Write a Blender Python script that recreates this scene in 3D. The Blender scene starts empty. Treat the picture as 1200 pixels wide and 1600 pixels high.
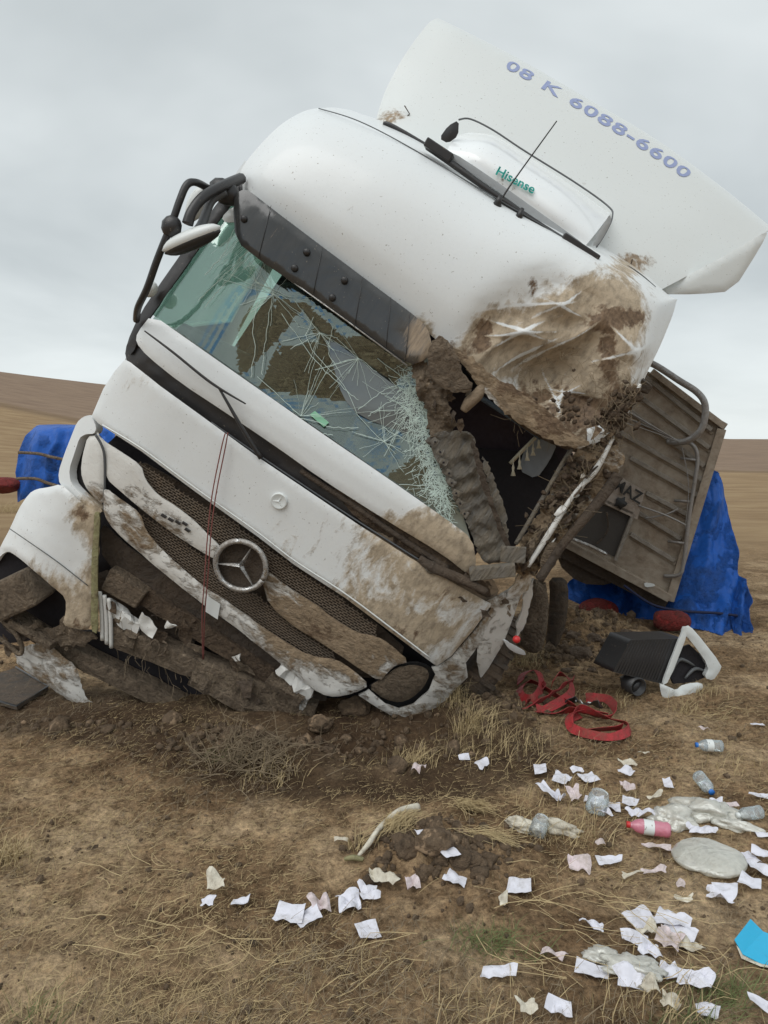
import bpy, bmesh, math, random
import numpy as np
from mathutils import Vector, Matrix, noise as mnoise
from mathutils.geometry import delaunay_2d_cdt
random.seed(7); rng = np.random.default_rng(7)
rad = math.radians
sc = bpy.context.scene
C = sc.collection

# ------------------------------------------------------------------ camera
F, CX, CY, PIT = 1155.0, 600.0, 800.0, rad(5.44)
CAM = np.array([0, 0, 1.6])
FW = np.array([0, math.cos(PIT), -math.sin(PIT)]); RT = np.array([1., 0, 0]); UP = np.cross(RT, FW)
cd = bpy.data.cameras.new('camera'); cam = bpy.data.objects.new('camera', cd); C.objects.link(cam)
cam.location = CAM; cam.rotation_euler = (math.pi/2-PIT, 0, 0)
cd.sensor_fit = 'VERTICAL'; cd.sensor_height = 36; cd.lens = 36*F/1600; cd.clip_end = 3000; cd.clip_start = .05
sc.camera = cam
# ------------------------------------------------------------------ world, sun, exposure
SUN_EL, SUN_AZ = 52, 215           # behind the camera, to the left
world = bpy.data.worlds.new('World'); sc.world = world; world.use_nodes = True
nt = world.node_tree; nt.nodes.clear()
def N(nt, t, **k):
    n = nt.nodes.new(t)
    for a, b in k.items():
        if a.startswith('_'): n.inputs[a[1:].replace('_', ' ')].default_value = b
        else: setattr(n, a, b)
    return n
wo = N(nt, 'ShaderNodeOutputWorld'); bg = N(nt, 'ShaderNodeBackground'); bg.inputs['Strength'].default_value = .1
sky = N(nt, 'ShaderNodeTexSky', sky_type='NISHITA', sun_disc=False, sun_elevation=rad(SUN_EL), sun_rotation=rad(SUN_AZ))
tc = N(nt, 'ShaderNodeTexCoord')
def M_(nt, op, a, b=None, c=None, clamp=False):
    n = nt.nodes.new('ShaderNodeMath'); n.operation = op; n.use_clamp = clamp
    for i, v in enumerate((a, b, c)):
        if v is None: continue
        if hasattr(v, 'is_linked') or hasattr(v, 'links'): nt.links.new(v, n.inputs[i])
        else: n.inputs[i].default_value = v
    return n.outputs[0]
sep = N(nt, 'ShaderNodeSeparateXYZ'); nt.links.new(tc.outputs['Generated'], sep.inputs[0])
zz = M_(nt, 'ADD', M_(nt, 'MAXIMUM', sep.outputs[2], 0.0), .22)
cmb = N(nt, 'ShaderNodeCombineXYZ')
nt.links.new(M_(nt, 'DIVIDE', sep.outputs[0], zz), cmb.inputs[0]); nt.links.new(M_(nt, 'DIVIDE', sep.outputs[1], zz), cmb.inputs[1])
n1 = N(nt, 'ShaderNodeTexNoise', _Scale=.8, _Detail=5.0, _Roughness=.48, _Distortion=.3); nt.links.new(cmb.outputs[0], n1.inputs['Vector'])
cr = N(nt, 'ShaderNodeValToRGB'); nt.links.new(n1.outputs[0], cr.inputs[0])
e = cr.color_ramp.elements
e[0].position = .33; e[0].color = (4.2, 4.6, 4.72, 1); e[1].position = .66; e[1].color = (7.5, 7.95, 8.0, 1)
# blue gaps near the horizon behind the photographer (seen mirrored in the windscreen)
cmb2 = N(nt, 'ShaderNodeCombineXYZ')
nt.links.new(M_(nt, 'MULTIPLY', sep.outputs[0], 2.2), cmb2.inputs[0]); nt.links.new(M_(nt, 'MULTIPLY', sep.outputs[2], 24.0), cmb2.inputs[2])
n2 = N(nt, 'ShaderNodeTexNoise', _Scale=1.2, _Detail=3.0); nt.links.new(cmb2.outputs[0], n2.inputs['Vector'])
gap = M_(nt, 'MULTIPLY', M_(nt, 'MULTIPLY_ADD', n2.outputs[0], 12.0, -6.0, True), M_(nt, 'MULTIPLY_ADD', sep.outputs[1], -3.0, -.6, True))
gap = M_(nt, 'MULTIPLY', gap, M_(nt, 'MULTIPLY_ADD', sep.outputs[2], -9.0, 1.9, True))
gap = M_(nt, 'MULTIPLY', gap, .9)
mixs = N(nt, 'ShaderNodeMixRGB'); nt.links.new(M_(nt, 'MAXIMUM', gap, .06), mixs.inputs[0])
hz_ = N(nt, 'ShaderNodeMixRGB'); nt.links.new(M_(nt, 'MULTIPLY_ADD', sep.outputs[2], -2.2, .62, True), hz_.inputs[0]); nt.links.new(cr.outputs[0], hz_.inputs[1]); hz_.inputs[2].default_value = (7.2, 7.7, 7.75, 1)
nt.links.new(hz_.outputs[0], mixs.inputs[1]); nt.links.new(sky.outputs[0], mixs.inputs[2])
mixb = N(nt, 'ShaderNodeMixRGB'); nt.links.new(M_(nt, 'MULTIPLY', gap, .95), mixb.inputs[0]); nt.links.new(mixs.outputs[0], mixb.inputs[1]); mixb.inputs[2].default_value = (1.1, 3.2, 6.6, 1)
nt.links.new(mixb.outputs[0], bg.inputs[0]); nt.links.new(bg.outputs[0], wo.inputs[0])
sd = bpy.data.lights.new('sun', 'SUN'); sd.energy = 1.35; sd.angle = rad(50); sd.color = (1, .985, .965)
so = bpy.data.objects.new('sun', sd); C.objects.link(so)
_az = rad(SUN_AZ)
so.rotation_euler = Vector((math.sin(_az)*math.cos(rad(SUN_EL)), math.cos(_az)*math.cos(rad(SUN_EL)), math.sin(rad(SUN_EL)))).to_track_quat('Z', 'Y').to_euler()
sc.view_settings.view_transform = 'Standard'; sc.view_settings.look = 'None'; sc.view_settings.exposure = 0.22
sc.view_settings.gamma = 1; sc.view_settings.use_curve_mapping = False

# ------------------------------------------------------------------ projection helpers (photo pixel -> point on a real surface)
def ray(px, py):
    px = np.asarray(px, float); py = np.asarray(py, float)
    return FW + np.multiply.outer((px-CX)/F, RT) - np.multiply.outer((py-CY)/F, UP)
def G(px, py, z=0.):
    d = ray(px, py); t = (z-CAM[2])/d[..., 2]; return CAM + t[..., None]*d if d.ndim > 1 else CAM+t*d
def proj(P):
    d = np.asarray(P, float)-CAM; w = d@FW
    return np.stack([CX+F*(d@RT)/w, CY-F*(d@UP)/w], -1)
class Frame:
    def __init__(s, yaw, pit, rol, o, lo=(0, 0, 0)):
        s.R = np.array((Matrix.Rotation(rad(yaw), 3, 'Z') @ Matrix.Rotation(rad(pit), 3, 'X') @ Matrix.Rotation(rad(rol), 3, 'Y')))
        s.o = np.array(o) - s.R@np.array(lo)
    def L(s, px, py, y=0.):                       # pixel on the local plane y
        d = ray(px, py)@s.R; c = (CAM-s.o)@s.R
        t = (y-c[1])/d[..., 1]
        return c + (t[..., None] if d.ndim > 1 else t)*d
    def W(s, l): return s.o + np.asarray(l)@s.R.T
    def M(s):
        m = Matrix(s.R.tolist()).to_4x4(); m.translation = Vector(s.o.tolist()); return m
CAB = Frame(-7.98, 11.12, 33.41, (-.4503, 3.9133, 1.3630), (0, 0, 1.4))
TRL = Frame(-16, 4, 33, CAM+6.3*ray(1000, 760))
ID = Frame(0, 0, 0, (0, 0, 0))

def fbm(P, s=1., o=4, seed=0.):
    out = np.zeros(len(P)); a = 1.; f = s
    for k in range(o):
        out += a*np.array([mnoise.noise(Vector((p[0]*f+seed, p[1]*f+seed*1.7, p[2]*f-seed))) for p in P]); a *= .5; f *= 2.03
    return out
# fast vectorised value noise for big meshes
_tab = rng.random((256, 256))
def vn(x, y, s=1., seed=0):
    x = np.asarray(x)*s+seed*13.7; y = np.asarray(y)*s+seed*7.3
    xi = np.floor(x).astype(int); yi = np.floor(y).astype(int); fx = x-xi; fy = y-yi
    fx = fx*fx*(3-2*fx); fy = fy*fy*(3-2*fy)
    g = lambda a, b: _tab[a & 255, b & 255]
    return (g(xi, yi)*(1-fx)+g(xi+1, yi)*fx)*(1-fy)+(g(xi, yi+1)*(1-fx)+g(xi+1, yi+1)*fx)*fy - .5
def vfbm(x, y, s=1., o=4, seed=0, r=.5):
    t = 0; a = 1.
    for k in range(o): t = t+a*vn(x, y, s, seed+k); a *= r; s *= 2.07
    return t

# ------------------------------------------------------------------ mud map: stains fixed where they lie on the bodywork
MUD = [(885,545,122,112,.95),(765,520,42,42,.72),(950,480,60,48,.85),(900,645,90,50,1.1),(612,182,26,14,.55),(988,412,36,20,.6),
 (640,960,130,70,.34),(600,900,200,110,.26),(640,985,60,22,.45),(740,1000,60,60,.25),(120,945,60,60,.55),(128,800,30,40,.5),(150,870,22,120,.35),
 (110,990,50,30,.9),(330,905,100,60,.42),(480,1000,110,60,.75),(560,1050,60,40,.3),(240,835,60,40,.4),(200,800,60,60,.35),(680,850,90,50,.4),
 (740,880,50,50,.6),(620,850,90,60,.3),(640,1120,70,25,.6),(700,1060,40,40,.4),(215,600,40,40,.22),(655,525,30,35,.75),(700,590,50,50,.8),
 (80,1060,70,40,.42),(450,815,60,40,.15),(40,930,50,60,.7),(770,560,30,30,.6),(760,700,60,80,.2),(800,870,60,60,.7),(680,650,16,50,.3)]
def mudf(p):
    x, y = p[:, 0], p[:, 1]; m = np.zeros(len(x))
    for cx, cy, rx, ry, s in MUD:
        q = ((x-cx)/rx)**2+((y-cy)/ry)**2
        m = np.maximum(m, 0)+s*np.exp(-q**(1.5 if cy < 700 else 1.05))
    return np.clip(m+.02, 0, 1.3)

SOIL = [(905,655,85,34,.85),(965,498,55,20,.85),(757,520,17,30,.9),(832,452,13,26,.8),(950,560,18,60,.75),(865,612,50,26,.65),(800,600,30,20,.5),(985,640,30,40,.9),
 (640,985,38,14,.5),(700,935,30,20,.45),(745,900,25,18,.6),(500,975,60,30,.35),(128,800,18,16,.5),(130,975,20,16,.5),(340,915,60,16,.35),(470,1000,60,20,.35),(215,855,25,20,.35),(700,560,40,60,.35),(560,1090,60,30,.4),(720,1050,30,30,.3),(690,1020,14,10,.5),(100,1040,40,18,.3),(50,900,60,20,.3)]
def soilf(p):
    x, y = p[:, 0], p[:, 1]; m = np.zeros(len(x))
    for cx, cy, rx, ry, s in SOIL: m = m+s*np.exp(-(((x-cx)/rx)**2+((y-cy)/ry)**2)**1.3)
    return np.clip(m, 0, 1.3)
# ------------------------------------------------------------------ materials
def rgb(c): return (c[0], c[1], c[2], 1)
MATS = {}
def mat(name, col, rough=.6, metal=0., dirt=None, dirt_amt=0., dscale=6., bump=.15, bscale=40., var=.12, mud=False, trans=0., alpha=1., coat=0., film=.0, subs=0., mudb=.5, spec=.5, stretch=None):
    m = bpy.data.materials.new(name); m.use_nodes = True; t = m.node_tree; b = t.nodes['Principled BSDF']; lk = t.links.new
    tcn = N(t, 'ShaderNodeTexCoord'); vec = tcn.outputs['Object']
    if stretch:
        mp = N(t, 'ShaderNodeMapping'); mp.inputs['Scale'].default_value = stretch; lk(vec, mp.inputs[0]); vec = mp.outputs[0]
    nz = N(t, 'ShaderNodeTexNoise', _Scale=dscale, _Detail=8.0, _Roughness=.62); lk(vec, nz.inputs['Vector'])
    nf = N(t, 'ShaderNodeTexNoise', _Scale=bscale, _Detail=6.0, _Roughness=.6); lk(vec, nf.inputs['Vector'])
    # colour variation
    v = M_(t, 'MULTIPLY_ADD', nf.outputs[0], var*2, 1-var); hs = N(t, 'ShaderNodeMixRGB', blend_type='MULTIPLY', _Fac=1.0)
    hs.inputs[1].default_value = rgb(col); cv = N(t, 'ShaderNodeCombineXYZ'); [lk(v, cv.inputs[i]) for i in range(3)]; lk(cv.outputs[0], hs.inputs[2])
    out = hs.outputs[0]; rgh = None; bumph = M_(t, 'MULTIPLY', nf.outputs[0], 1.0)
    if mud:
        sp_ = N(t, 'ShaderNodeTexNoise', _Scale=85.0, _Detail=2.0); lk(tcn.outputs['Object'], sp_.inputs['Vector']); s0 = N(t, 'ShaderNodeMixRGB'); lk(M_(t, 'MULTIPLY', M_(t, 'MULTIPLY_ADD', sp_.outputs[0], 16., -11.1, True), .7), s0.inputs[0]); lk(out, s0.inputs[1]); s0.inputs[2].default_value = (.20,.17,.13,1); out = s0.outputs[0]
    if dirt is not None or mud:
        dc = dirt or (.36, .275, .19)
        if mud:
            at = N(t, 'ShaderNodeAttribute', attribute_name='mud'); a = at.outputs['Fac']
        else: a = dirt_amt
        nm = N(t, 'ShaderNodeTexNoise', _Scale=dscale*3.7, _Detail=9.0, _Roughness=.7); lk(vec, nm.inputs['Vector'])
        nz.inputs['Distortion'].default_value = 1.2; mixn = M_(t, 'ADD', M_(t, 'MULTIPLY', nz.outputs[0], .62), M_(t, 'MULTIPLY', nm.outputs[0], .38))
        val = M_(t, 'ADD', a, M_(t, 'MULTIPLY_ADD', mixn, 2.2, -1.1))
        fac = M_(t, 'MULTIPLY_ADD', val, 3.6 if mud else 1.5, -1.3 if mud else -.2, True)                 # crust
        film_f = M_(t, 'MULTIPLY', M_(t, 'ADD', M_(t, 'MULTIPLY', a, .55), film), nz.outputs[0], None, True)
        dm = N(t, 'ShaderNodeMixRGB'); dm.inputs[1].default_value = rgb(dc); dm.inputs[2].default_value = rgb([c*.5 for c in dc])
        lk(M_(t, 'MULTIPLY_ADD', nm.outputs[0], 4.0, -1.75, True), dm.inputs[0])
        f1 = N(t, 'ShaderNodeMixRGB'); lk(film_f, f1.inputs[0]); lk(out, f1.inputs[1]); f1.inputs[2].default_value = rgb([c*1.15 for c in dc])
        mx = N(t, 'ShaderNodeMixRGB'); lk(fac, mx.inputs[0]); lk(f1.outputs[0], mx.inputs[1]); lk(dm.outputs[0], mx.inputs[2]); out = mx.outputs[0]
        if mud:
            as_ = N(t, 'ShaderNodeAttribute', attribute_name='soil'); sv = M_(t, 'ADD', as_.outputs['Fac'], M_(t, 'MULTIPLY_ADD', mixn, 3.0, -1.5))
            sf = M_(t, 'MULTIPLY_ADD', sv, 4.5, -1.9, True); s1 = N(t, 'ShaderNodeMixRGB'); s1.inputs[1].default_value = (.21,.14,.085,1); s1.inputs[2].default_value = (.10,.062,.036,1); lk(M_(t, 'MULTIPLY_ADD', nf.outputs[0], 4.0, -1.6, True), s1.inputs[0])
            s2 = N(t, 'ShaderNodeMixRGB'); lk(sf, s2.inputs[0]); lk(out, s2.inputs[1]); lk(s1.outputs[0], s2.inputs[2]); out = s2.outputs[0]; fac = M_(t, 'MAXIMUM', fac, sf)
        rgh = M_(t, 'MULTIPLY_ADD', fac, .9-rough, rough); lk(rgh, b.inputs['Roughness'])
        bumph = M_(t, 'ADD', M_(t, 'MULTIPLY', nf.outputs[0], .25), M_(t, 'MULTIPLY', M_(t, 'MULTIPLY', fac, M_(t, 'ADD', nm.outputs[0], M_(t, 'MULTIPLY', nf.outputs[0], .6))), 4.2))
        if metal: lk(M_(t, 'MULTIPLY_ADD', fac, -metal, metal), b.inputs['Metallic'])
    else:
        b.inputs['Roughness'].default_value = rough; b.inputs['Metallic'].default_value = metal
    lk(out, b.inputs['Base Color'])
    bp = N(t, 'ShaderNodeBump', _Strength=bump, _Distance=.015); lk(bumph, bp.inputs['Height']); lk(bp.outputs[0], b.inputs['Normal'])
    b.inputs['Coat Weight'].default_value = coat; b.inputs['Coat Roughness'].default_value = .12
    b.inputs['Transmission Weight'].default_value = trans; b.inputs['Alpha'].default_value = alpha
    b.inputs['Specular IOR Level'].default_value = spec
    if subs: b.inputs['Subsurface Weight'].default_value = subs; b.inputs['Subsurface Radius'].default_value = (.02, .02, .02)
    MATS[name] = m; return m
paint = mat('white_paint', (.78,.81,.815), .36, mud=True, dirt=(.50,.405,.29), dscale=6, bump=.22, bscale=60, var=.02, coat=.12, film=.07, stretch=(1, 1, .6))
paint_dirty = mat('grimy_white_paint', (.72,.72,.69), .5, mud=True, dirt=(.34,.25,.16), dscale=7, bump=.6, bscale=50, var=.08, film=.2, stretch=(.8, 1, 1.3))
cleanw = mat('white_gelcoat', (.71,.735,.72), .35, mud=True, dscale=9, bump=.1, bscale=30, var=.015, coat=.2)
blackp = mat('black_plastic', (.022,.023,.026), .38, mud=True, dscale=7, bump=.2, var=.2, film=.05)
greyp = mat('grey_plastic', (.10,.105,.11), .45, mud=True, dscale=7, bump=.15, var=.15)
visorm = mat('smoked_acrylic', (.022,.027,.031), .2, mud=True, dscale=5, bump=.12, bscale=25, var=.25, film=.07, stretch=(3,1,.5), coat=.5)
meshm = mat('mud_caked_mesh', (.17,.135,.10), .7, dirt=(.30,.22,.15), dirt_amt=.35, dscale=8, bump=.5)
chrome = mat('dirty_chrome', (.55,.55,.54), .22, .9, dirt=(.30,.23,.16), dirt_amt=.28, dscale=14, bump=.3)
mudm = mat('caked_mud', (.235,.165,.105), .9, dirt=(.165,.11,.07), dirt_amt=.5, dscale=11, bump=1.0, bscale=60, var=.4)
mudl = mat('dry_mud', (.34,.26,.18), .9, dirt=(.22,.16,.105), dirt_amt=.4, dscale=11, bump=1.0, bscale=60, var=.4)
muddk = mat('muddy_dark_steel', (.060,.046,.035), .75, dirt=(.17,.12,.08), dirt_amt=.36, dscale=4, bump=.8, bscale=25, var=.3)
steel = mat('scraped_steel', (.22,.22,.215), .45, .5, dirt=(.34,.28,.20), dirt_amt=.5, dscale=7, bump=.8, var=.3, stretch=(2.5,1,.6))
trailm = mat('weathered_trailer_paint', (.37,.32,.255), .6, dirt=(.20,.135,.085), dirt_amt=.3, dscale=4, bump=.25, bscale=40, var=.1, film=.2)
trailr = mat('trailer_rib_paint', (.30,.27,.23), .6, dirt=(.16,.13,.10), dirt_amt=.3, dscale=4, bump=.3, var=.15)
tubem = mat('grey_tube_steel', (.30,.29,.28), .35, .3, dirt=(.22,.17,.13), dirt_amt=.2, dscale=8, bump=.2)
dark = mat('dark_fabric_and_shade', (.02,.017,.02), .9, bump=.3, var=.3)  # cab fabric; also colours the sheet standing for underbody shade
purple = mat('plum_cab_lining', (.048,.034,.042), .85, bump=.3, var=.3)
greyfab = mat('grey_panel', (.30,.33,.36), .7, bump=.2)
fringe = mat('cream_fringe', (.62,.56,.42), .9, bump=.4)
blueplush = mat('blue_grey_trim', (.12,.16,.20), .95, bump=1., bscale=90, var=.5)
rubber = mat('muddy_rubber', (.03,.028,.026), .8, dirt=(.16,.11,.07), dirt_amt=.45, dscale=7, bump=.6)
paper = mat('note_paper', (.70,.70,.77), .8, dirt=(.5,.46,.42), dirt_amt=.14, dscale=14, bump=.2, var=.05)
paperc = mat('cream_paper', (.70,.66,.55), .8, dirt=(.42,.35,.26), dirt_amt=.3, dscale=14, bump=.3, var=.08)
paperp = mat('pinkish_paper', (.72,.62,.64), .8, dirt=(.42,.35,.28), dirt_amt=.3, dscale=14, bump=.3, var=.08)
inkm = mat('faint_ink', (.22,.22,.34), .8)
strapm = mat('red_webbing', (.36,.02,.026), .6, dirt=(.20,.12,.08), dirt_amt=.2, dscale=10, bump=.5, bscale=160, var=.25)
redm = mat('red_plastic', (.55,.03,.03), .4)
cordm = mat('dark_red_cord', (.22,.07,.06), .8)
bluet = mat('cyan_card', (.03,.42,.68), .5, bump=.1, var=.05)
strawm = mat('dry_straw', (.40,.30,.155), .8, bump=.2, var=.3)
straw2 = mat('pale_straw', (.43,.33,.175), .8, bump=.2, var=.3)
greeng = mat('green_grass_blades', (.13,.15,.05), .7, var=.3)
stemm = mat('grey_twigs', (.21,.16,.10), .8, var=.3)
clodm = mat('earth_clod', (.25,.172,.105), .95, dirt=(.12,.078,.046), dirt_amt=.3, dscale=9, bump=.9, bscale=40, var=.3)
rockm = mat('pale_earth_clod', (.24,.175,.12), .95, dirt=(.15,.10,.065), dirt_amt=.4, dscale=9, bump=.9, bscale=40, var=.3)
blue_txt = mat('blue_lettering', (.30,.35,.55), .6); teal_txt = mat('teal_lettering', (.0,.30,.25), .5); black_txt = mat('black_lettering', (.03,.03,.03), .6)
signm = mat('cream_sign', (.42,.36,.31), .6, dirt=(.2,.15,.1), dirt_amt=.3, dscale=9, bump=.2)
yelm = mat('yellow_green_strip', (.33,.33,.16), .5, dirt=(.17,.12,.07), dirt_amt=.4, dscale=9, bump=.4)
leafg = mat('green_tag', (.30,.62,.42), .5)
sackm = mat('red_net_sack', (.30,.02,.015), .6, dirt=(.10,.03,.02), dirt_amt=.35, dscale=14, bump=.8)
woodm = mat('greenish_wood', (.28,.33,.27), .7, bump=.4, var=.3)
barkm = mat('bark', (.24,.18,.12), .9, bump=.8, var=.35)

def tarp_mat(name):
    m = mat(name, (.008,.09,.40), .5, dirt=(.07,.12,.24), dirt_amt=.12, dscale=2.0, bump=1.0, bscale=26, var=.35, spec=.3); return m
tarpm = tarp_mat('blue_tarpaulin')
def glassy(name, tint, refl, rough=.02, opac=0., oc=(.5,.55,.5), noise=0., pb=0.):
    m = bpy.data.materials.new(name); m.use_nodes = True; t = m.node_tree; t.nodes.clear(); lk = t.links.new
    o = N(t, 'ShaderNodeOutputMaterial'); tr = N(t, 'ShaderNodeBsdfTransparent'); tr.inputs[0].default_value = rgb(tint)
    gl = N(t, 'ShaderNodeBsdfGlossy'); gl.inputs['Roughness'].default_value = rough; gl.inputs[0].default_value = (.95, 1, .98, 1)
    df = N(t, 'ShaderNodeBsdfPrincipled'); df.inputs['Base Color'].default_value = rgb(oc); df.inputs['Roughness'].default_value = .6
    tcn = N(t, 'ShaderNodeTexCoord'); nz = N(t, 'ShaderNodeTexNoise', _Scale=9.0, _Detail=8.0, _Roughness=.7); lk(tcn.outputs['Object'], nz.inputs['Vector'])
    if pb:
        n3 = N(t, 'ShaderNodeTexNoise', _Scale=16.0, _Detail=5.0, _Distortion=1.5); lk(tcn.outputs['Object'], n3.inputs['Vector']); bp = N(t, 'ShaderNodeBump', _Strength=pb, _Distance=.03); lk(n3.outputs[0], bp.inputs['Height']); lk(bp.outputs[0], gl.inputs['Normal']); lk(bp.outputs[0], df.inputs['Normal'])
    fr = N(t, 'ShaderNodeFresnel', _IOR=1.5); m1 = N(t, 'ShaderNodeMixShader'); lk(M_(t, 'ADD', fr.outputs[0], refl, None, True), m1.inputs[0]); lk(tr.outputs[0], m1.inputs[1]); lk(gl.outputs[0], m1.inputs[2])
    m2 = N(t, 'ShaderNodeMixShader')
    at = N(t, 'ShaderNodeAttribute', attribute_name='mud')
    of = M_(t, 'MULTIPLY_ADD', M_(t, 'ADD', M_(t, 'MULTIPLY_ADD', nz.outputs[0], noise, -noise*.5), M_(t, 'MULTIPLY', at.outputs['Fac'], .8)), 1.0, opac, True)
    lk(of, m2.inputs[0]); lk(m1.outputs[0], m2.inputs[1]); lk(df.outputs[0], m2.inputs[2]); lk(m2.outputs[0], o.inputs[0])
    return m
glass = glassy('cracked_laminated_glass', (.55,.68,.62), .115, .012, .0, (.50,.54,.47), .04)
clearp = glassy('clear_plastic', (.88,.91,.93), .08, .12, .22, (.78,.80,.82), .4, .5)
milky = glassy('milky_film', (.90,.88,.82), .14, .2, .46, (.84,.82,.75), .8, .35)
acgl = mat('ac_plastic', (.90,.92,.92), .18, coat=.5, bump=.03, bscale=8, var=.03, mud=True)
pinkm = glassy('pink_bottle_plastic', (.97,.55,.65), .08, .12, .55, (.85,.33,.43), .3, .3)
crackm = mat('glass_crack_edges', (.62,.74,.68), .5, var=.3)

# ------------------------------------------------------------------ mesh helpers
def tag(o, label=None, cat=None, group=None, kind=None):
    if label: o['label'] = label
    if cat: o['category'] = cat
    if group: o['group'] = group
    if kind: o['kind'] = kind
    return o
def mk(name, V, Fc, m, parent=None, smooth=True, mud=None, kind=None, soil=None):
    me = bpy.data.meshes.new(name)
    if isinstance(Fc, np.ndarray):
        V = np.asarray(V, np.float32); n, k = Fc.shape
        me.vertices.add(len(V)); me.vertices.foreach_set('co', V.ravel()); me.loops.add(n*k); me.loops.foreach_set('vertex_index', Fc.ravel().astype(np.int32))
        me.polygons.add(n); me.polygons.foreach_set('loop_start', np.arange(0, n*k, k, dtype=np.int32)); me.update(calc_edges=True)
    else:
        me.from_pydata([tuple(map(float, v)) for v in V], [], [tuple(int(i) for i in f) for f in Fc]); me.update()
    me.polygons.foreach_set('use_smooth', [smooth]*len(me.polygons))
    if m is not None: me.materials.append(m)
    if mud is not None:
        a = me.attributes.new('mud', 'FLOAT', 'POINT'); a.data.foreach_set('value', np.asarray(mud, np.float32))
    if soil is not None:
        a = me.attributes.new('soil', 'FLOAT', 'POINT'); a.data.foreach_set('value', np.asarray(soil, np.float32))
    o = bpy.data.objects.new(name, me); C.objects.link(o)
    if parent is not None: o.parent = parent
    if kind: o['kind'] = kind
    return o
def empty(name, frame=None, loc=None):
    o = bpy.data.objects.new(name, None); C.objects.link(o); o.empty_display_size = .2
    if frame: o.matrix_world = frame.M()
    if loc is not None: o.location = loc
    return o
def solid(o, t, off=-1., bev=0):
    me = o.data; n = len(me.loops); le = np.empty(n, np.int32); me.loops.foreach_get('edge_index', le); cnt = np.bincount(le, minlength=len(me.edges))
    a = me.attributes.get('sharp_edge') or me.attributes.new('sharp_edge', 'BOOLEAN', 'EDGE'); a.data.foreach_set('value', cnt == 1)
    md = o.modifiers.new('solid', 'SOLIDIFY'); md.thickness = t; md.offset = off
    if bev: b = o.modifiers.new('bevel', 'BEVEL'); b.width = bev; b.segments = 2; b.limit_method = 'ANGLE'
    return o
def chaikin(P, n):
    P = np.asarray(P, float)
    for _ in range(n):
        Q = np.roll(P, -1, 0); P = np.stack([P*.78+Q*.22, P*.22+Q*.78], 1).reshape(-1, 2)
    return P
def resample(P, h):
    out = []
    for a, b in zip(P, np.roll(P, -1, 0)):
        n = max(1, int(round(np.linalg.norm(b-a)/h)))
        for i in range(n): out.append(a+(b-a)*i/n)
    return np.array(out)
def inside(P, poly):
    x, y = P[:, 0], P[:, 1]; c = np.zeros(len(P), bool)
    for (x1, y1), (x2, y2) in zip(poly, np.roll(poly, -1, 0)):
        if y1 == y2: continue
        k = ((y1 > y) != (y2 > y)) & (x < (x2-x1)*(y-y1)/(y2-y1)+x1); c ^= k
    return c
def bdist(P, poly):
    d = np.full(len(P), 1e9)
    for a, b in zip(poly, np.roll(poly, -1, 0)):
        ab = b-a; t = np.clip(((P-a)@ab)/max(ab@ab, 1e-9), 0, 1); d = np.minimum(d, np.linalg.norm(P-(a+t[:, None]*ab), axis=1))
    return d
def tri(poly, h):
    lo, hi = poly.min(0), poly.max(0)
    g = np.stack(np.meshgrid(np.arange(lo[0], hi[0], h), np.arange(lo[1], hi[1], h*.87)), -1)
    g[1::2, :, 0] += h/2; g = g.reshape(-1, 2); g = g+rng.uniform(-.12, .12, g.shape)*h
    g = g[inside(g, poly)]
    if len(g): g = g[bdist(g, poly) > h*.55]
    P = np.vstack([poly, g]); n = len(poly)
    r = delaunay_2d_cdt([Vector(p) for p in P], [(i, (i+1) % n) for i in range(n)], [], 1, 1e-4)
    V = np.array([v[:] for v in r[0]]); Fc = [f for f in r[2]]
    Fc = [f if (V[f[1]][0]-V[f[0]][0])*(V[f[2]][1]-V[f[0]][1])-(V[f[1]][1]-V[f[0]][1])*(V[f[2]][0]-V[f[0]][0]) > 0 else f[::-1] for f in Fc]
    return V, [f[::-1] for f in Fc]
def front_y(x, z):                                  # the gentle curve of the cab front
    return .10*np.clip((np.abs(x)-.75)/.45, 0, 3)**2 + .21*np.clip(z-1.62, 0, 1.0)
def panel(name, poly, base, m, parent, frame=CAB, h=7, rnd=.012, rw=6, thick=.015, noise=None, sm=1, fy=front_y, dent=None, mud=True, kind=None, mudadd=0., jag_=0., flat=False):
    poly = resample(chaikin(poly, sm), h); poly = poly+rng.uniform(-1, 1, poly.shape)*jag_; P, Fc = tri(poly, h)
    y = np.full(len(P), float(base)) if not callable(base) else base(P)
    b0 = y.copy()
    for _ in range(5):
        l = frame.L(P[:, 0], P[:, 1], y); y = b0 + (fy(l[:, 0], l[:, 2]) if fy else 0)
    l = frame.L(P[:, 0], P[:, 1], y)
    if rnd:
        d = np.clip(bdist(P, poly)/rw, 0, 1); l[:, 1] += rnd*.45*(1-np.sqrt(1-(1-d)**2))
    if noise: l[:, 1] += noise[0]*fbm(l, noise[1], 4, noise[2] if len(noise) > 2 else 3.1)
    if dent: l[:, 1] += dent(P, l)
    o = mk(name, l, Fc, m, parent, not flat, mudf(P)+mudadd if mud else None, kind, soilf(P) if mud else None)
    if thick: solid(o, thick, -1)
    return o
def cr_interp(Pts, n):                               # Catmull-Rom along axis 0
    K = len(Pts); t = np.linspace(0, K-1, n); i = np.minimum(t.astype(int), K-2); f = (t-i).reshape((-1,)+(1,)*(Pts.ndim-1))
    g = lambda k: Pts[np.clip(k, 0, K-1)]
    a, b, c, d = g(i-1), g(i), g(i+1), g(i+2)
    return .5*((2*b)+(-a+c)*f+(2*a-5*b+4*c-d)*f**2+(-a+3*b-3*c+d)*f**3)
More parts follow.
